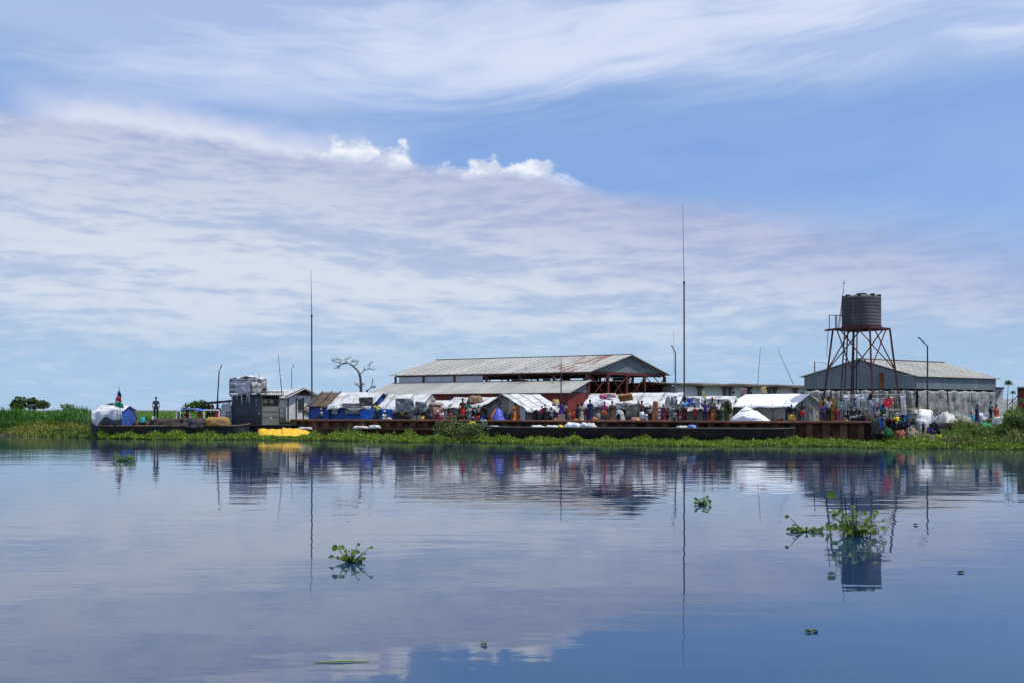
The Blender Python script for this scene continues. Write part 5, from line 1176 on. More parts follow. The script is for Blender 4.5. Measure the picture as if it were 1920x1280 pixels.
CW = cm('white', (.68, .69, .72)); CGR = cm('grey_pattern', (.20, .19, .20), .7, 9, (.5, .48, .46)); CTE = cm('teal', (.04, .22, .26)); CPK = cm('pink', (.68, .12, .22)); CRW = cm('red_coral', (.72, .07, .08), .3, 5); CGN = cm('green_pattern', (.12, .15, .08), .6, 9, (.35, .36, .3)); CBK = cm('black', (.02, .02, .024)); CBE = cm('beige', (.42, .38, .31)); CLB = cm('pale_blue', (.42, .50, .62)); CBL = cm('mid_blue', (.05, .16, .50)); CNV = cm('navy', (.022, .026, .10)); CPU = cm('purple', (.10, .045, .26)); CMA = cm('maroon', (.16, .02, .045)); CRE = cm('red', (.50, .03, .04)); COR = cm('orange', (.60, .17, .04)); CYE = cm('yellow', (.66, .52, .05)); CGE = cm('green', (.02, .20, .07)); CBR = cm('brown', (.10, .055, .035)); CGY = cm('grey', (.20, .21, .23)); CLG = cm('light_grey', (.42, .43, .45)); CRP = cm('rose_pattern', (.45, .20, .18), .7, 9, (.18, .1, .1)); CDG = cm('dark_green', (.02, .06, .035)); CHP = cm('hot_pink', (.60, .05, .18)); CSB = cm('shirt_blue', (.16, .36, .78), .12)
for g_ in [(1581, 1592, 739, 752, CW, 'white cloth bunched at the left end of the washing line'), (1583, 1590, 752, 782, CW, 'long white garment hanging beside the tower leg'), (1590, 1603, 741, 770, CGR, 'dark patterned cloth next to the long white garment'),
           (1603, 1612, 738, 766, CW, 'narrow white sleeve hanging left of the patterned cloth'), (1610, 1626, 737, 752, CW, 'white shirt draped over the line near the middle tower leg'), (1611, 1626, 750, 769, CBE, 'beige and grey patterned cloth below the white shirt'),
           (1627, 1633, 736, 748, CBK, 'small black garment on the line by the right middle pole'), (1628, 1636, 748, 782, CLB, 'long pale grey blue garment hanging straight'), (1634, 1656, 744, 764, CLG, 'wide light grey cloth behind the pink one'),
           (1642, 1648, 752, 762, CPK, 'tiny pink garment on the wide grey cloth'), (1647, 1656, 758, 770, CBL, 'blue and violet cloth below the wide grey one'), (1655, 1671, 745, 762, CRW, 'bright coral red cloth with white corner, reddest on the line'),
           (1666, 1673, 741, 757, CW, 'white pointed cloth overlapping the coral red one'), (1672, 1684, 742, 772, CGN, 'dark green patterned cloth left of the white towel'), (1686, 1697, 740, 776, CW, 'long white towel at the right end of the line')]:
    garment(*g_, rnd(0, 9), dd=rnd(.05, .25))
garment(1571, 1583, 751, 768, cm('pale_green', (.34, .42, .38), .2), 'pale green cloth hanging between the panel screen and the washing', 3.3, dd=.2)

# ------------------------------------------------------------------ clutter on the right bank
random.seed(71)
STR = tarp('striped_white_tarp', (.74, .75, .79), (.45, .45, .48), .35, bump=.05)
def rh(px0, px1, y0, y1, Y, dep, m, label, seed, name='covered_heap', cat='covered goods', lump=.18, flat=.5, **kw): return heap(name, label, cat, px0, px1, Y, Z(y0, Y), Z(y1, Y)-.25, dep, m, seed, lump, flat=flat, n=20, **kw)
o = rh(1721, 1767, 767, 794, 68.5, 2.4, STR, 'big rounded white tarp heap with two dark bands right of the washing', 81, lump=.08, flat=.45)
c0 = o.location
for k, (a_, b_) in enumerate([((1746, 767.5), (1758, 790)), ((1750, 767.5), (1762, 789))]):
    bb = MB(); pts = []
    for f in [i/8 for i in range(9)]:
        px = a_[0]+(b_[0]-a_[0])*f; y_ = a_[1]+(b_[1]-a_[1])*f**1.3; Yk = 68.9-.55*math.sin(f*1.5); pts.append(Vector((X(px, Yk), Yk, Z(y_, Yk)+.03)))
    bb.tube(pts, .045, 5); bb.build('dark_band', DARK, o)
rh(1719, 1748, 784, 806, 66.4, 1.4, tarp('light_grey_heap', (.46, .46, .48), (.2, .2, .2), .9), 'grey white crumpled heap in front of the banded tarp heap', 82)
rh(1765, 1802, 775, 803, 67.0, 1.6, tarp('off_white_heap', (.52, .52, .48), (.3, .3, .27), .8), 'off white domed heap right of the banded tarp heap', 83, flat=.7)
rh(1786, 1812, 774, 798, 68.4, 1.4, mat('green_grey_cloth', (.22, .26, .24), .9, .4, 4, (.12, .13, .12)), 'green grey covered heap behind the off white dome', 84)
rh(1804, 1830, 780, 805, 67.0, 1.4, mat('sage_pattern', (.26, .27, .20), .9, .5, 5, (.40, .37, .30), .04, 6), 'sage and beige patterned heap left of the navy clothed person', 85)
rh(1818, 1834, 777, 793, 67.9, 1.0, CTE, 'teal cloth bundle directly left of the navy clothed person', 86, 'cloth_bundle', 'bundle')
rh(1838, 1866, 775, 797, 68.3, 1.4, WHITE, 'white tarp covered heap right of the navy clothed person', 87)
rh(1841, 1864, 792, 802, 66.2, 1.0, mat('green_sheet', (.03, .22, .11), .7, .2), 'green sheet lying in the grass in front of the white heap', 88, 'green_sheet', 'sheet')
rh(1868, 1890, 782, 797, 67.0, 1.0, SACK, 'white bags lying at the edge of the right hand bank grass', 89, 'bag_pile', 'bags', lump=.35)
rh(1909, 1922, 798, 806, 63.8, .7, SACK, 'white scrap of sheet in the grass at the right picture edge', 90, 'sheet_scrap', 'sheet')
rh(1640, 1668, 786, 808, 66.3, .9, cm('dark_mix', (.06, .06, .07), .6, 4, (.16, .14, .13)), 'dark heap of belongings at the right end of the quay wall', 91, lump=.4)
rh(1700, 1722, 788, 808, 66.2, .9, mat('dark_brown_heap', (.035, .028, .025), .9, .5, 4), 'dark brown heap in front of the grey crate', 92, lump=.35)
rh(1745, 1786, 794, 810, 65.6, .9, cm('near_black', (.022, .02, .024), .6, 4, (.07, .05, .06)), 'low blackish heap at the foot of the off white dome', 93, lump=.4)
rh(1812, 1845, 795, 808, 65.8, .9, mat('brown_weedy', (.10, .09, .045), .95, .5, 4, (.05, .06, .025)), 'brown weedy mound below the sage patterned heap', 94, lump=.4)
rh(1660, 1674, 802, 810, 64.6, .5, cm('weed_green_cloth', (.02, .12, .04)), 'green cloth at the waterline beside the quay end', 95, 'green_cloth', 'cloth', lump=.3)
rh(1684, 1699, 808, 815, 64.0, .5, mat('salmon_cloth', (.28, .10, .065), .9, .4, 5), 'salmon coloured cloth heap at the waterline', 96, 'salmon_cloth', 'cloth', lump=.45)
rh(1700, 1722, 804, 812, 64.2, .6, mat('buff_rubble', (.28, .22, .17), .95, .5, 6), 'buff rubble at the waterline right of the salmon cloth', 97, 'rubble_heap', 'rubble', lump=.5)
rh(1758, 1768, 816, 822, 62.0, .4, mat('lime_yellow', (.28, .34, .03), .8, .3, 5), 'lime yellow clump in the water plants below the dark heap', 98, 'lime_clump', 'plant clump', lump=.4)
# cot frames, crates
def cot(label, px0, px1, y0, Y, m, legs=.7):
    o = thing('bed_frame', label, 'bed frame', (X(px0, Y), Y, GZ-.2), 'bed frames on the bank'); x0, x1, z_ = X(px0, Y), X(px1, Y), Z(y0, Y)
    for yy_ in (Y, Y+.8): b = MB(); b.beam((x0, yy_, z_), (x1, yy_, z_+.03), .07, .09); b.build('side_rail', m, o)
    for xx_ in (x0+.05, x1-.05):
        for yy_ in (Y, Y+.8): b = MB(); b.beam((xx_, yy_, z_-legs), (xx_, yy_, z_+.02), .06); b.build('leg', m, o)
    b = MB(); b.sheet(lambda u, v: (x0+(x1-x0)*u, Y+.8*v, z_-.02-.05*math.sin(u*3.14)), 6, 3, .02); b.build('webbing', CBE, o); return o
PW = mat('pale_timber', (.45, .38, .28), .8, .3, 4)
cot('pale bed frame above the blue grey bending figure', 1661, 1687, 767, 68.3, PW); cot('yellowish bed frame left of the banded tarp heap', 1697, 1723, 766, 69.0, mat('yellow_timber', (.50, .38, .20), .8), .6); cot('low bed frame above the blue box', 1696, 1717, 776, 67.4, PW, .8)
def crate(label, px0, px1, y0, y1, Y, m, name='plastic_box', cat='box'):
    o = thing(name, label, cat, (X(px0, Y), Y, Z(y1, Y))); w_ = X(px1, Y)-X(px0, Y); h_ = Z(y0, Y)-Z(y1, Y); c_ = Vector(((X(px0, Y)+X(px1, Y))/2, Y+w_*.35, Z(y1, Y)))
    b = MB(); b.lathe(c_, [(.60*w_, 0), (.66*w_, h_*.08), (.68*w_, h_*.92), (.70*w_, h_*.93), (.70*w_, h_)], 4, .75)
    rot = Matrix.Rotation(R(45), 3, 'Z')
    for i in range(len(b.v)): v_ = b.v[i]-c_; v2 = Vector((v_.x/w_, v_.y/w_/.75, v_.z)); v2 = rot@v2; b.v[i] = c_+Vector((v2.x*w_, v2.y*w_*.75, v2.z))
    b.build('body', m, o); b = MB(); b.box(c_+Vector((0, 0, h_+.02)), w_*1.02, w_*.76, .04); b.build('lid', m, o)
    for k in (-1, 1): b = MB(); b.tube([c_+Vector((k*w_*.48, -.1, h_*.6)), c_+Vector((k*w_*.54, 0, h_*.62)), c_+Vector((k*w_*.48, .1, h_*.6))], .02, 5); b.build('handle', DARK, o)
    return o
crate('deep blue box between the yellow vested figure and the grey crate', 1690, 1704, 778, 800, 66.8, mat('box_blue', (.02, .10, .28), .5, .3)); crate('olive grey crate left of the banded tarp heap', 1704, 1719, 775, 800, 67.1, mat('box_olive', (.16, .17, .14), .8, .4, 4), 'crate', 'crate')
crate('rusty pinkish crate on the right part of the quay by the purple clothed person', 1046, 1060, 777, 788, YQ(1053, .5), mat('crate_pink', (.42, .27, .22), .9, .4, 6), 'crate', 'crate')
crate('black trunk behind the seated people left of the dome tent', 893, 903, 776, 788, YQ(898, 1.6), mat('trunk_black', (.02, .02, .025), .6), 'trunk', 'trunk')
for px0, px1, y0, dd, m, sd, lb in [(797, 812, 768, 1.0, CBK, 101, 'dark clothing heap right of the yellow jerrycan'), (808, 832, 764, 1.9, CRP, 102, 'rose patterned clothing heap behind the maroon seated person'), (884, 900, 770, 1.6, CDG, 103, 'dark green clothing heap below the brown mat'),
                               (1118, 1127, 775, .9, CGY, 104, 'grey cloth heap left of the pink shirted child'), (1155, 1172, 770, 1.1, CLG, 105, 'pale cloth heap with a basin right of the brown dress'), (1180, 1216, 782, .7, CRP, 106, 'low patterned cloth spread along the quay edge before the roped tent'),
                               (1246, 1258, 775, 1.5, CLG, 107, 'light grey bundle behind the maroon clothed pair'), (1334, 1342, 774, .6, COR, 108, 'orange cloth bundle at the feet of the red scarfed person'), (1455, 1470, 782, .8, CBR, 109, 'brown rubbish at the right foot of the small white tent'),
                               (1600, 1612, 775, .9, CBK, 110, 'black bundle under the patterned washing'), (1622, 1642, 776, .9, cm('brown_mix', (.07, .055, .05), .5, 5), 111, 'dark brown bundle right of the middle tower leg'), (1004, 1016, 770, 1.3, CBK, 112, 'dark bundle beneath the lettered tent roof edge'),
                               (955, 963, 776, .7, CBR, 113, 'brown bag beside the two black figures right of the dome tent'), (1066, 1073, 776, .8, CGN, 114, 'greenish bundle left of the orange clothed child'), (1200, 1211, 772, .9, CW, 115, 'white cloth bundle at the dark doorway of the roped tent')]:
    pY = YQ((px0+px1)/2, dd); heap('clothing_heap', lb, 'clothing', px0, px1, pY, Z(y0, pY), GZ-.02, .8, m, sd, .35, n=12)
# long planks leaning and small branches at the waterline
for (a_, b_, lb) in [((822, 812), (846, 797), 'thin grey branch slanting from the water left of the tangled shrub'), ((1556, 785), (1566, 772), 'dark curved branch before the panel screen')]:
    Y = YQ(a_[0], -2 if a_[1] > 800 else 1.3); b = MB(); p, q_ = P(a_[0], a_[1], Y), P(b_[0], b_[1], Y); b.tube([p, p.lerp(q_, .5)+Vector((0, 0, -.06)), q_], [.03, .025, .015], 5); tag(b.build('branch', WOOD), lb, 'branch')

# ------------------------------------------------------------------ people
random.seed(81)
def skin_mesh(name, verts, edges, radii, m, root=0, sub=1):
    me = bpy.data.meshes.new(name); me.from_pydata([tuple(v) for v in verts], edges, []); o = bpy.data.objects.new(name, me); C.objects.link(o)
    md = o.modifiers.new('s', 'SKIN'); md.use_smooth_shade = True; md.branch_smoothing = .6
    for i, r_ in enumerate(radii): me.skin_vertices[0].data[i].radius = r_ if isinstance(r_, tuple) else (r_, r_)
    me.skin_vertices[0].data[root].use_root = True
    o.modifiers.new('u', 'SUBSURF').levels = sub; o.modifiers['u'].render_levels = sub
    dg = bpy.context.evaluated_depsgraph_get(); dg.update()
    out = bpy.data.meshes.new_from_object(o.evaluated_get(dg)); out.name = name; bpy.data.objects.remove(o); bpy.data.meshes.remove(me)
    out.materials.clear(); out.materials.append(m); return out
def base_joints():
    return dict(pel=(0, 0, .94), wst=(0, 0, 1.08), chs=(0, 0, 1.27), nkb=(0, .005, 1.41), nck=(0, 0, 1.47), hd0=(0, -.015, 1.54), hd1=(0, -.012, 1.63),
                sL=(-.16, 0, 1.37), eL=(-.22, .03, 1.11), wL=(-.23, -.04, .87), sR=(.16, 0, 1.37), eR=(.22, .03, 1.11), wR=(.23, -.04, .87),
                hL=(-.09, 0, .90), kL=(-.105, -.02, .50), aL=(-.11, .025, .09), tL=(-.13, -.14, .03), hR=(.09, 0, .90), kR=(.105, -.02, .50), aR=(.11, .025, .09), tR=(.13, -.14, .03))
def pose(k):
    j = base_joints()
    if k == 'walk': j.update(kL=(-.10, -.16, .52), aL=(-.10, -.20, .10), tL=(-.11, -.36, .05), kR=(.10, .02, .50), aR=(.10, .24, .14), tR=(.10, .12, .04), eL=(-.22, .10, 1.12), wL=(-.22, .14, .89), eR=(.21, -.05, 1.12), wR=(.20, -.22, .95))
    if k == 'hip': j.update(eR=(.36, .05, 1.14), wR=(.19, -.04, .99), eL=(-.24, -.05, 1.12), wL=(-.16, -.28, 1.16), kL=(-.13, -.05, .50), aL=(-.17, -.02, .09), tL=(-.24, -.17, .03))
    if k == 'raise': j.update(eL=(-.40, -.04, 1.52), wL=(-.52, -.06, 1.75), eR=(.24, -.03, 1.12), wR=(.20, -.22, 1.05))
    if k == 'carry': j.update(eL=(-.30, -.04, 1.55), wL=(-.14, -.06, 1.76), eR=(.30, -.04, 1.55), wR=(.14, -.06, 1.76))
    if k == 'bend': j.update(pel=(0, .12, .88), wst=(0, -.02, .97), chs=(0, -.22, 1.02), nkb=(0, -.36, 1.03), nck=(0, -.41, 1.02), hd0=(0, -.48, .99), hd1=(0, -.55, .93), sL=(-.16, -.31, 1.00), eL=(-.19, -.38, .74), wL=(-.14, -.44, .50), sR=(.16, -.31, 1.00), eR=(.19, -.38, .74), wR=(.14, -.46, .50), hL=(-.09, .12, .84), hR=(.09, .12, .84), kL=(-.11, -.02, .48), kR=(.11, -.02, .48))
    if k in ('sit', 'squat'):
        zz = .14 if k == 'sit' else .30
        j.update(pel=(0, 0, zz), wst=(0, -.03, zz+.15), chs=(0, -.09, zz+.33), nkb=(0, -.13, zz+.46), nck=(0, -.15, zz+.52), hd0=(0, -.18, zz+.58), hd1=(0, -.20, zz+.67),
                 sL=(-.16, -.12, zz+.42), eL=(-.24, -.26, zz+.22), wL=(-.12, -.42, zz+.28), sR=(.16, -.12, zz+.42), eR=(.24, -.26, zz+.22), wR=(.12, -.42, zz+.28),
                 hL=(-.09, -.03, zz), hR=(.09, -.03, zz), kL=(-.16, -.40, max(.44, zz+.22)), kR=(.16, -.40, max(.44, zz+.22)), aL=(-.14, -.44 if k == 'sit' else -.18, .08), aR=(.14, -.44 if k == 'sit' else -.18, .08), tL=(-.15, -.60 if k == 'sit' else -.35, .03), tR=(.15, -.60 if k == 'sit' else -.35, .03))
    if k == 'legs':     # sitting with the legs out in front
        j.update(pel=(0, 0, .13), wst=(0, .02, .28), chs=(0, 0, .47), nkb=(0, -.03, .60), nck=(0, -.05, .66), hd0=(0, -.08, .72), hd1=(0, -.10, .81), sL=(-.16, -.02, .56), eL=(-.22, -.14, .34), wL=(-.12, -.34, .28), sR=(.16, -.02, .56), eR=(.22, -.14, .34), wR=(.12, -.34, .28),
                 hL=(-.09, -.03, .12), hR=(.09, -.03, .12), kL=(-.12, -.45, .20), kR=(.14, -.42, .30), aL=(-.12, -.85, .08), aR=(.14, -.78, .08), tL=(-.14, -.90, .20), tR=(.16, -.84, .20))
    if k == 'chair':
        j.update({q: (v[0], v[1], v[2]-.46) for q, v in j.items() if q in ('pel', 'wst', 'chs', 'nkb', 'nck', 'hd0', 'hd1', 'sL', 'sR', 'eL', 'eR', 'hL', 'hR')}); j.update(kL=(-.12, -.42, .48), kR=(.12, -.42, .48), aL=(-.12, -.42, .09), aR=(.12, -.40, .09), tL=(-.13, -.58, .03), tR=(.13, -.56, .03), wL=(-.14, -.26, .56), wR=(.14, -.28, .56), eL=(-.23, -.06, .66), eR=(.23, -.06, .66))
    return {q: Vector(v) for q, v in j.items()}
SKIN = mat('dark_brown_skin', (.030, .018, .013), .5, .2, 8)
HAIR = mat('black_hair', (.008, .007, .007), .9, .2, 30)
ORD = ['pel', 'wst', 'chs', 'nkb', 'nck', 'hd0', 'hd1', 'sL', 'eL', 'wL', 'sR', 'eR', 'wR', 'hL', 'kL', 'aL', 'tL', 'hR', 'kR', 'aR', 'tR']
ED = [('pel', 'wst'), ('wst', 'chs'), ('chs', 'nkb'), ('nkb', 'nck'), ('nck', 'hd0'), ('hd0', 'hd1'), ('chs', 'sL'), ('sL', 'eL'), ('eL', 'wL'), ('chs', 'sR'), ('sR', 'eR'), ('eR', 'wR'), ('pel', 'hL'), ('hL', 'kL'), ('kL', 'aL'), ('aL', 'tL'), ('pel', 'hR'), ('hR', 'kR'), ('kR', 'aR'), ('aR', 'tR')]
RD = dict(pel=(.12, .09), wst=(.11, .085), chs=(.13, .095), nkb=(.07, .06), nck=.048, hd0=(.066, .078), hd1=(.072, .085), sL=.058, eL=.040, wL=.026, hL=.085, kL=.055, aL=.036, tL=.030)
for q in 'sewhkat': RD[q+'R'] = RD.get(q+'L', .03)
def make_body(j):
    vs = [j[q] for q in ORD]; ix = {q: i for i, q in enumerate(ORD)}; es = [(ix[a_], ix[b_]) for a_, b_ in ED]; rr = [RD[q] for q in ORD]
    for sd in 'LR':                       # palm, four fingers and thumb
        w_, e_ = j['w'+sd], j['e'+sd]; d_ = (w_-e_).normalized(); sx = -1 if sd == 'L' else 1
        side = d_.cross(Vector((sx, 0, .01))).normalized(); pi = len(vs); vs.append(w_+d_*.07); es.append((ix['w'+sd], pi)); rr.append((.036, .016))
        for k_, (o_, L_) in enumerate([(-.030, .060), (-.010, .072), (.010, .068), (.030, .052)]):
            k0 = len(vs); vs += [w_+d_*.095+side*o_, w_+d_*(.095+L_*.55)+side*o_*1.1+Vector((-sx*.008, 0, 0)), w_+d_*(.095+L_)+side*o_*1.05+Vector((-sx*.024, 0, 0))]; es += [(pi, k0), (k0, k0+1), (k0+1, k0+2)]; rr += [.0095, .0088, .0075]
        k0 = len(vs); tb = -side*.045; vs += [w_+d_*.045+tb*.8, w_+d_*.085+tb*1.35]; es += [(pi, k0), (k0, k0+1)]; rr += [.011, .009]
    n0 = len(vs); fw = (Vector((0, -1, 0)) if True else 0); mid = (j['hd0']*.55+j['hd1']*.45); vs += [mid+Vector((0, -.088, -.004))]; es.append((ix['hd0'], n0)); rr.append(.014)   # nose
    return skin_mesh('body', vs, es, rr, SKIN, 0, 1)
def make_sub(nm, j, names, rads, frac={}):
    nm_ = list(names); vs = [j[q].copy() for q in nm_]; ix = {q: i for i, q in enumerate(nm_)}
    for q, (a_, b_, f) in frac.items(): vs[ix[q]] = j[a_].lerp(j[b_], f)
    es = [(ix[a_], ix[b_]) for a_, b_ in ED if a_ in ix and b_ in ix]
    return skin_mesh(nm, vs, es, rads, CLG, 0, 1)
def tube_mesh(nm, pts, rads, sq=.75):
    b = MB(); vs = []; n_ = 16
    for (p, r_) in zip(pts, rads): vs += [Vector(p)+Vector((math.cos(2*math.pi*k/n_)*r_, math.sin(2*math.pi*k/n_)*r_*sq, .012*math.sin(5*2*math.pi*k/n_)))*1 for k in range(n_)]
    b.add(vs, [(i*n_+k, i*n_+(k+1) % n_, (i+1)*n_+(k+1) % n_, (i+1)*n_+k) for i in range(len(pts)-1) for k in range(n_)]+[tuple(range(n_)), tuple((len(pts)-1)*n_+k for k in range(n_))[::-1]])
    o = b.build(nm, CLG, None, True, True); me = o.data; bpy.data.objects.remove(o); return me
POSES = {}
def get_pose(k):
    if k in POSES: return POSES[k]
    j = pose(k); d_ = dict(body=make_body(j))
    d_['shirt'] = make_sub('shirt', j, ['pel', 'wst', 'chs', 'nkb', 'sL', 'eL', 'sR', 'eR'], [(.150, .12), (.145, .115), (.155, .12), (.075, .07), .082, .072, .082, .072], dict(eL=('sL', 'eL', .8), eR=('sR', 'eR', .8)))
    d_['trousers'] = make_sub('trousers', j, ['pel', 'hL', 'kL', 'aL', 'hR', 'kR', 'aR'], [(.135, .105), .105, .078, .066, .105, .078, .066], dict(aL=('kL', 'aL', .88), aR=('kR', 'aR', .88)))
    d_['shorts'] = make_sub('shorts', j, ['pel', 'hL', 'kL', 'hR', 'kR'], [(.135, .105), .11, .092, .11, .092], dict(kL=('hL', 'kL', .85), kR=('hR', 'kR', .85)))
    if j['pel'].z > .7:
        lo_ = (j['aL']+j['aR'])/2; kn = (j['kL']+j['kR'])/2
        d_['long_skirt'] = tube_mesh('long_skirt', [j['wst'], j['pel'], j['pel'].lerp(kn, .5), kn, kn.lerp(lo_, .8)], [.15, .185, .20, .22, .25])
    hp = j['hd1']; up = (j['hd1']-j['hd0']).normalized()
    b = MB(); q = up.to_track_quat('Z', 'Y').to_matrix(); vs = []
    for r_, zz in [(.086, -.045), (.095, -.01), (.096, .03), (.085, .065), (.055, .09), (.01, .098)]: vs += [hp+q@Vector((math.cos(2*math.pi*i/14)*r_*.88, .014+math.sin(2*math.pi*i/14)*r_, zz+(.028 if math.sin(2*math.pi*i/14) < -.3 and zz < .0 else 0))) for i in range(14)]
    b.add(vs, [(a_*14+i, a_*14+(i+1) % 14, (a_+1)*14+(i+1) % 14, (a_+1)*14+i) for a_ in range(5) for i in range(14)]+[tuple(range(14))[::-1], tuple(70+i for i in range(14))])
    o = b.build('hair', HAIR, None, True, True); d_['hair'] = o.data; bpy.data.objects.remove(o)
    d_['j'] = j; POSES[k] = d_; return d_
HT = dict(stand=1.72, walk=1.72, hip=1.72, bend=1.15, sit=.92, squat=1.06, legs=.90, chair=1.26, carry=1.72, **{'raise': 1.72})
NP = [0]
def person(px, yt, ps, outfit, top, bot, label, d_=.8, yb=788, rz=None, head=None, z_=None, Y=None, hgt=None):
    """px = photo column, yt/yb = rows of head top and feet (height follows from them)"""
    P_ = get_pose(ps); Y = Y or YQ(px, d_); z_ = GZ if z_ is None else z_
    top_ = Z(yt, Y); H_ = (top_-z_) if hgt is None else hgt; s_ = H_/HT[ps]; s_ = max(.5, min(1.12, s_))
    o = thing('person', label, 'person', (X(px, Y), Y, z_), 'people on the quay', rnd(-.7, .7) if rz is None else rz); o.scale = (s_*1.04, s_*1.04, s_)
    def ch(nm, m, key):
        me = P_[key]; c = bpy.data.objects.new(nm, me); C.objects.link(c); c.parent = o; c.material_slots[0].link = 'OBJECT'; c.material_slots[0].material = m; return c
    ch('body', SKIN, 'body'); ch('hair' if head is None else 'headscarf', head or HAIR, 'hair')
    if outfit in ('ts', 'sh', 'dr'): ch('shirt' if outfit != 'dr' else 'dress_top', top, 'shirt')
    if outfit == 'ts' or (outfit == 'dr' and 'long_skirt' not in P_): ch('trousers' if outfit == 'ts' else 'wrap', bot, 'trousers')
    elif outfit in ('sh', 'bare'): ch('shorts', bot, 'shorts')
    elif outfit == 'dr': ch('long_skirt', bot, 'long_skirt')
    NP[0] += 1; return o
PP = CGR; FL = cm('flowered_beige', (.44, .40, .33), .6, 14, (.16, .15, .14))
person(292.5, 743, 'stand', 'ts', cm('navy_plum', (.05, .035, .10)), CBK, 'lone person in a dark plum shirt standing on the cargo of the left boat', Y=81.2, z_=1.60, rz=.3)
for px, yt, ps, t_, b_, lb in [(338, 771, 'sit', CBR, CBK, 'person with dark top seated at the left end of the canopy boat'), (350, 770, 'chair', CRE, CGY, 'person in a red shirt seated left of centre under the blue canopy'), (375, 771, 'chair', COR, CRE, 'person in an orange red shirt seated at the right end of the blue canopy'), (343, 773, 'sit', CLG, CGY, 'person in light grey bent low under the left canopy edge')]:
    person(px, yt, ps, 'ts', t_, b_, lb, Y=85.2, z_=1.1, hgt=HT[ps]*.95)
person(391, 752, 'hip', 'ts', CBE, CBK, 'person in beige standing under the dark canopy, leftmost of three', Y=86.2, z_=1.1, hgt=1.7); person(400, 754, 'stand', 'ts', CLG, CGY, 'person in light grey under the dark canopy, middle of three', Y=86.2, z_=1.1, hgt=1.62); person(408.5, 751, 'stand', 'dr', cm('pink_rose', (.50, .10, .22)), CRE, 'person in a pink dress under the dark canopy, rightmost of three', Y=85.6, z_=1.1, hgt=1.72)
person(602.5, 765, 'chair', 'ts', CLG, CBK, 'person in a grey top and cap seated before the blue walled brown roofed shelter', .7, rz=-1.1, head=CLG)
person(706, 752, 'hip', 'ts', CYE, CDG, 'person in a yellow vest standing in the dark gap beside the blue shelter', 1.3)
person(719.5, 769, 'legs', 'ts', CW, CLG, 'person dressed in white sitting with legs out by the blue skirted tent', .35, rz=1.2, z_=GZ+.08, head=CW)
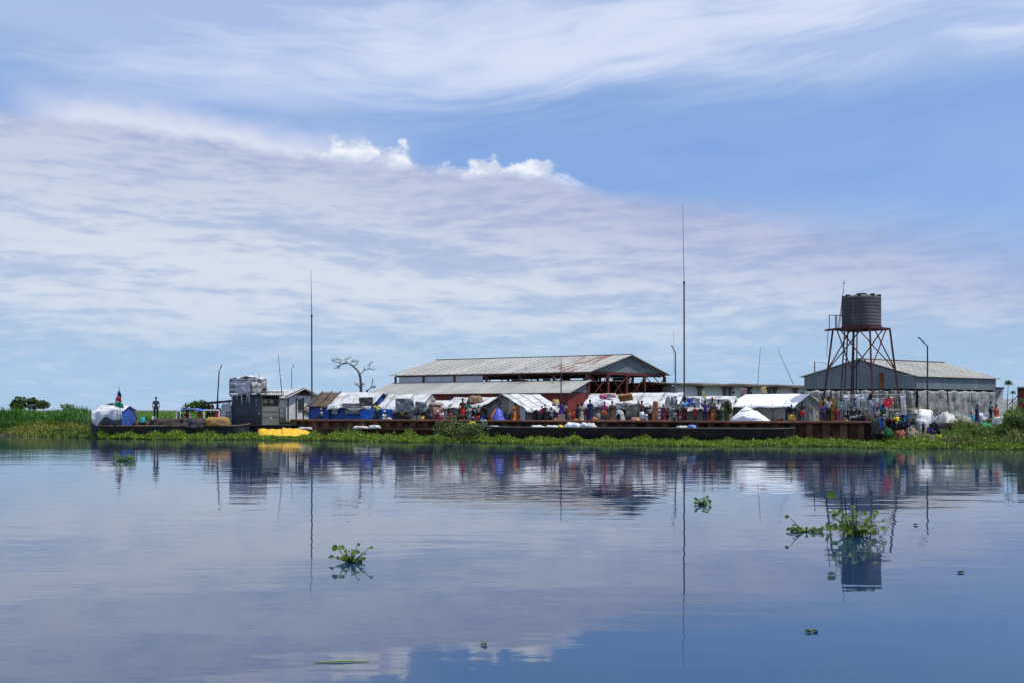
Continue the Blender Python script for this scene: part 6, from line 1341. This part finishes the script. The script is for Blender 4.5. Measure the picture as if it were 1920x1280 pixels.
SPEC = [
 (754, 768, 'stand', 'ts', cm('mustard', (.28, .22, .06)), CBK, 'child in mustard before the grey cloth tent', .9), (761, 771, 'squat', 'ts', CBR, CBK, 'person in brown crouching before the grey cloth tent', .8),
 (786, 766, 'sit', 'ts', CBK, CGY, 'person in black seated left of the yellow jerrycan', .9), (805, 765, 'sit', 'ts', cm('slate', (.06, .075, .11)), CBK, 'person in slate grey seated right of the yellow jerrycan', .8),
 (822, 768, 'sit', 'ts', CMA, CMA, 'person in maroon seated left of the white scarfed figure', .8), (828, 768, 'chair', 'dr', CW, CMA, 'person with white top and maroon wrap seated on the quay edge', .5),
 (845, 768, 'squat', 'ts', CRE, CGN, 'person in a bright red shirt crouching behind the tangled shrub', .6), (852, 772, 'sit', 'ts', COR, CGE, 'person in orange low on the quay right of the red shirt', .5),
 (867.5, 745, 'stand', 'dr', CMA, CRE, 'person in a long red dress standing on a rise before the bright white tent', 2.4), (876.5, 751, 'hip', 'ts', CGE, CGY, 'person in green standing beside the red dressed one', 2.0),
 (881, 759, 'stand', 'dr', CLG, CGR, 'short person in grey patterned dress below the green clothed one', 1.2), (858, 767, 'sit', 'ts', CDG, CBK, 'person in dark green seated between red shirt and red dress', .7),
 (871, 771, 'sit', 'ts', CBK, CDG, 'person in black seated under the red dressed one', .6), (889, 765, 'bend', 'ts', CGY, CBK, 'person in grey bending below the brown mat', 1.0), (886, 775, 'sit', 'ts', CLG, CNV, 'person in pale grey seated at the quay edge right of the shrub', .5),
 (897, 758, 'stand', 'ts', CGR, CBK, 'person in a patterned shirt standing left of the two black figures', 1.4), (896, 772, 'sit', 'ts', CRE, CBR, 'small seated figure in red left of the dome tent', .6),
 (903, 766, 'hip', 'ts', CBK, CNV, 'person in black with hand on hip left of the dome tent', 1.0), (909, 757, 'stand', 'ts', CBK, CBK, 'tall person all in black directly left of the dome tent', 1.3), (913, 768, 'sit', 'ts', CNV, CBK, 'person in navy seated against the orange side of the dome tent', .6),
 (947, 769, 'stand', 'ts', CBK, CNV, 'child in black right beside the blue side of the dome tent', .8), (958, 770, 'stand', 'ts', CNV, CBK, 'child in navy between dome tent and orange dress', .8), (953, 775, 'sit', 'ts', CBK, CBK, 'seated black figure between the two dark children', .6),
 (966, 754, 'hip', 'dr', COR, COR, 'woman in a full orange dress before the large gabled tent', 1.0), (973, 762, 'stand', 'dr', CBR, COR, 'person in brown and orange just right of the orange dress', 1.3),
 (1022, 757, 'stand', 'ts', CMA, CBK, 'person in dark red standing under the lettered roof edge', 1.6), (1016, 760, 'hip', 'ts', CHP, CBK, 'person in hot pink under the lettered roof edge', 1.9), (1034, 762, 'stand', 'dr', CLG, CGY, 'person in grey dress under the right end of the lettered tent', 1.3), (1028, 770, 'sit', 'ts', CBK, CBK, 'dark seated person under the lettered tent', .8), (1040, 766, 'stand', 'ts', CNV, CPU, 'child in violet trousers by the right tent corner', .9),
 (1052, 750, 'hip', 'dr', CPU, CPU, 'person in a bright purple dress beside the maroon pole', 1.4), (1058, 753, 'stand', 'ts', CLG, CBK, 'person in pale grey directly behind the purple dress', 1.9), (1061, 769, 'stand', 'ts', CBK, CNV, 'small dark child at the foot of the purple dress', .8),
 (1075, 766, 'stand', 'sh', COR, CRE, 'child in orange red shirt left of the flowered dress', .9), (1083, 757, 'stand', 'dr', CNV, CBK, 'person in dark clothes left of the flowered dress', 1.7), (1090.5, 754, 'stand', 'dr', FL, FL, 'person in a long flowered beige dress with dark hair', .7),
 (1098, 765, 'stand', 'dr', CRE, CRP, 'child in a red dress between flowered and navy dresses', .9), (1106.5, 748, 'stand', 'dr', CNV, CNV, 'tall person in a long plain navy dress before the white tent', .8), (1128, 778, 'sit', 'ts', CBK, CGY, 'small seated dark figure left of the pink shirted child', .8),
 (1133.5, 752, 'hip', 'sh', CHP, COR, 'child in a hot pink shirt and orange shorts before the crumpled white tent', .7), (1147.5, 751, 'hip', 'dr', CBR, CBR, 'person in a brown dress right of the pink shirted child', .9), (1160, 772, 'bend', 'ts', CLG, CBK, 'person bending over a basin before the white tents', 1.0),
 (1203, 750, 'raise', 'ts', CBR, CBK, 'bare armed person in brown reaching up at the dark tent doorway', 2.0), (1211, 769, 'squat', 'ts', CW, CLG, 'person in white crouching right of the dark doorway', .9), (1219, 760, 'stand', 'ts', CLG, CBK, 'person in a pale shirt holding the orange board', 1.2),
 (1243.5, 757, 'stand', 'dr', CMA, CMA, 'person in a maroon plaid dress right of the sack stack', .8), (1251, 763, 'stand', 'ts', CMA, CBK, 'shorter person in maroon behind the plaid dress', 1.3), (1264.5, 768, 'stand', 'sh', CLG, CGY, 'little child in light grey left of the blue shirted man', .7),
 (1268.5, 748, 'hip', 'ts', CGR, CBK, 'person in dark pattern standing at the hanging tarp', 1.2), (1275, 774, 'stand', 'sh', CRE, CW, 'tiny child in red and white between pattern and blue shirt', .9),
 (1283.5, 743, 'hip', 'ts', CSB, cm('burgundy', (.06, .012, .018)), 'man in a light blue shirt and burgundy trousers facing the water', .6), (1303, 760, 'stand', 'sh', CRE, CRE, 'thin child in red carrying a small white bowl', .8),
 (1322, 750, 'raise', 'ts', CPU, CNV, 'person in violet raising one arm toward the long white tent', .9), (1329, 766, 'stand', 'dr', CMA, COR, 'child in maroon and orange right of the raised arm', 1.1), (1335.5, 744, 'stand', 'dr', CGN, CBR, 'person with a red headscarf and dark patterned dress', 1.1),
 (1341, 757, 'stand', 'dr', CGR, COR, 'person in dark top and orange wrap beside the white shirt', 1.3), (1346.5, 748, 'stand', 'ts', CW, CBK, 'person in a white shirt and black trousers beside the leafy bundle', .7),
 (1354, 756, 'stand', 'dr', CGN, CDG, 'person in green pattern in front of the leafy bundle', 1.0), (1478, 755, 'bend', 'ts', CNV, CNV, 'person in navy bending before the grey walled tent', 1.0), (1484, 757, 'stand', 'ts', CBK, CBK, 'tall black clothed person in the dark group by the grey gable', 1.3), (1492, 762, 'bend', 'ts', CBK, CGY, 'person in black stooping over the held yellow jerrycan', .8),
 (1503.5, 751, 'hip', 'bare', CBK, CRE, 'bare chested boy in red shorts before the grey gable', .7), (1497, 771, 'stand', 'bare', CRE, CRE, 'small bare chested child next to the boy in red shorts', .8),
 (1543, 753, 'hip', 'ts', CPU, CNV, 'person in purple standing against the orange panel screen', .8), (1553, 742, 'raise', 'ts', CLG, CBK, 'person in pale shirt holding on to the panel screen', 1.2), (1569, 761, 'stand', 'dr', CRE, CMA, 'person in dark red right of the panel screen', .9),
 (1589, 768, 'sit', 'ts', CBK, CGY, 'dark person seated left of the crouching pink figure', .7), (1597, 773, 'squat', 'ts', CLG, CBK, 'person in pale pink crouching at the tower foot', .4), (1607, 768, 'sit', 'ts', CGY, CNV, 'person in grey seated under the white shirt on the line', .9), (1601, 750, 'stand', 'ts', CBK, CBK, 'tall dark person partly behind the patterned washing', 2.0), (1616, 772, 'squat', 'ts', CBK, CNV, 'person in black crouching right of the grey seated one', .6),
]
for s_ in SPEC: person(s_[0], s_[1], s_[2], s_[3], s_[4], s_[5], s_[6], s_[7], head=(CRE if 'red headscarf' in s_[6] else CW if 'white scarfed' in s_[6] else None))
WB_ = [(884, 786, 'sit', 'ts', CYE, CBE, 'person in a pale yellow top sitting low on the waling beam', .7, .45), (905, 782, 'squat', 'ts', CLG, CGY, 'person in grey white crouching on the waling beam right of the yellow top', .7, .55)]
for px, yt, ps, of, t_, b_, lb, dd, hz_ in WB_: Y = YQ(px, -dd); person(px, yt, ps, of, t_, b_, lb, Y=Y, z_=.86, hgt=HT[ps]*.95, rz=.5)
for px, yt, yb, ps, of, t_, b_, Y, lb in [
 (1645, 762, 800, 'stand', 'ts', CBE, CBK, 67.2, 'person in a beige shirt with dark hat at the right end of the quay'), (1656, 757, 800, 'stand', 'ts', CDG, CGY, 67.4, 'person in a blue cap and dark green top above the bending one'), (1654, 779, 806, 'bend', 'ts', cm('denim', (.10, .13, .22)), CBL, 66.0, 'person in denim blue bending at the end of the quay'),
 (1666, 781, 812, 'bend', 'ts', CMA, CBK, 65.6, 'person in maroon bending left of the yellow vest'), (1677, 779, 812, 'bend', 'ts', cm('bright_yellow', (.75, .60, .02)), CBK, 65.4, 'person in a bright yellow vest bending to the water'), (1688, 776, 808, 'squat', 'ts', CTE, CNV, 66.0, 'person in teal crouching left of the deep blue box'),
 (1699, 785, 812, 'squat', 'ts', CNV, CBK, 65.2, 'person in navy crouching in front of the deep blue box'), (1712, 785, 810, 'stand', 'ts', CBK, CGY, 65.6, 'dark figure before the olive crate'), (1731, 791, 814, 'stand', 'ts', CBK, CBK, 65.4, 'black figure before the grey white heap'), (1741, 794, 812, 'sit', 'ts', CNV, CPU, 65.2, 'seated figure with violet cloth right of the black figure'),
 (1781, 787, 812, 'stand', 'ts', CBR, CBK, 65.0, 'small brown clothed child before the off white dome'), (1832, 757, 796, 'stand', 'dr', CNV, CNV, 66.8, 'person in a long navy dress standing among the bank heaps'), (1857, 751, 788, 'hip', 'ts', CTE, CBK, 68.5, 'person in teal carrying a green cloth beside the narrow hut'), (1868, 757, 792, 'stand', 'dr', COR, CRE, 68.0, 'person in orange red next to the teal clothed one')]:
    person(px, yt, ps, of, t_, b_, lb, Y=Y, z_=Z(yb, Y), hgt=Z(yt, Y)-Z(yb, Y))
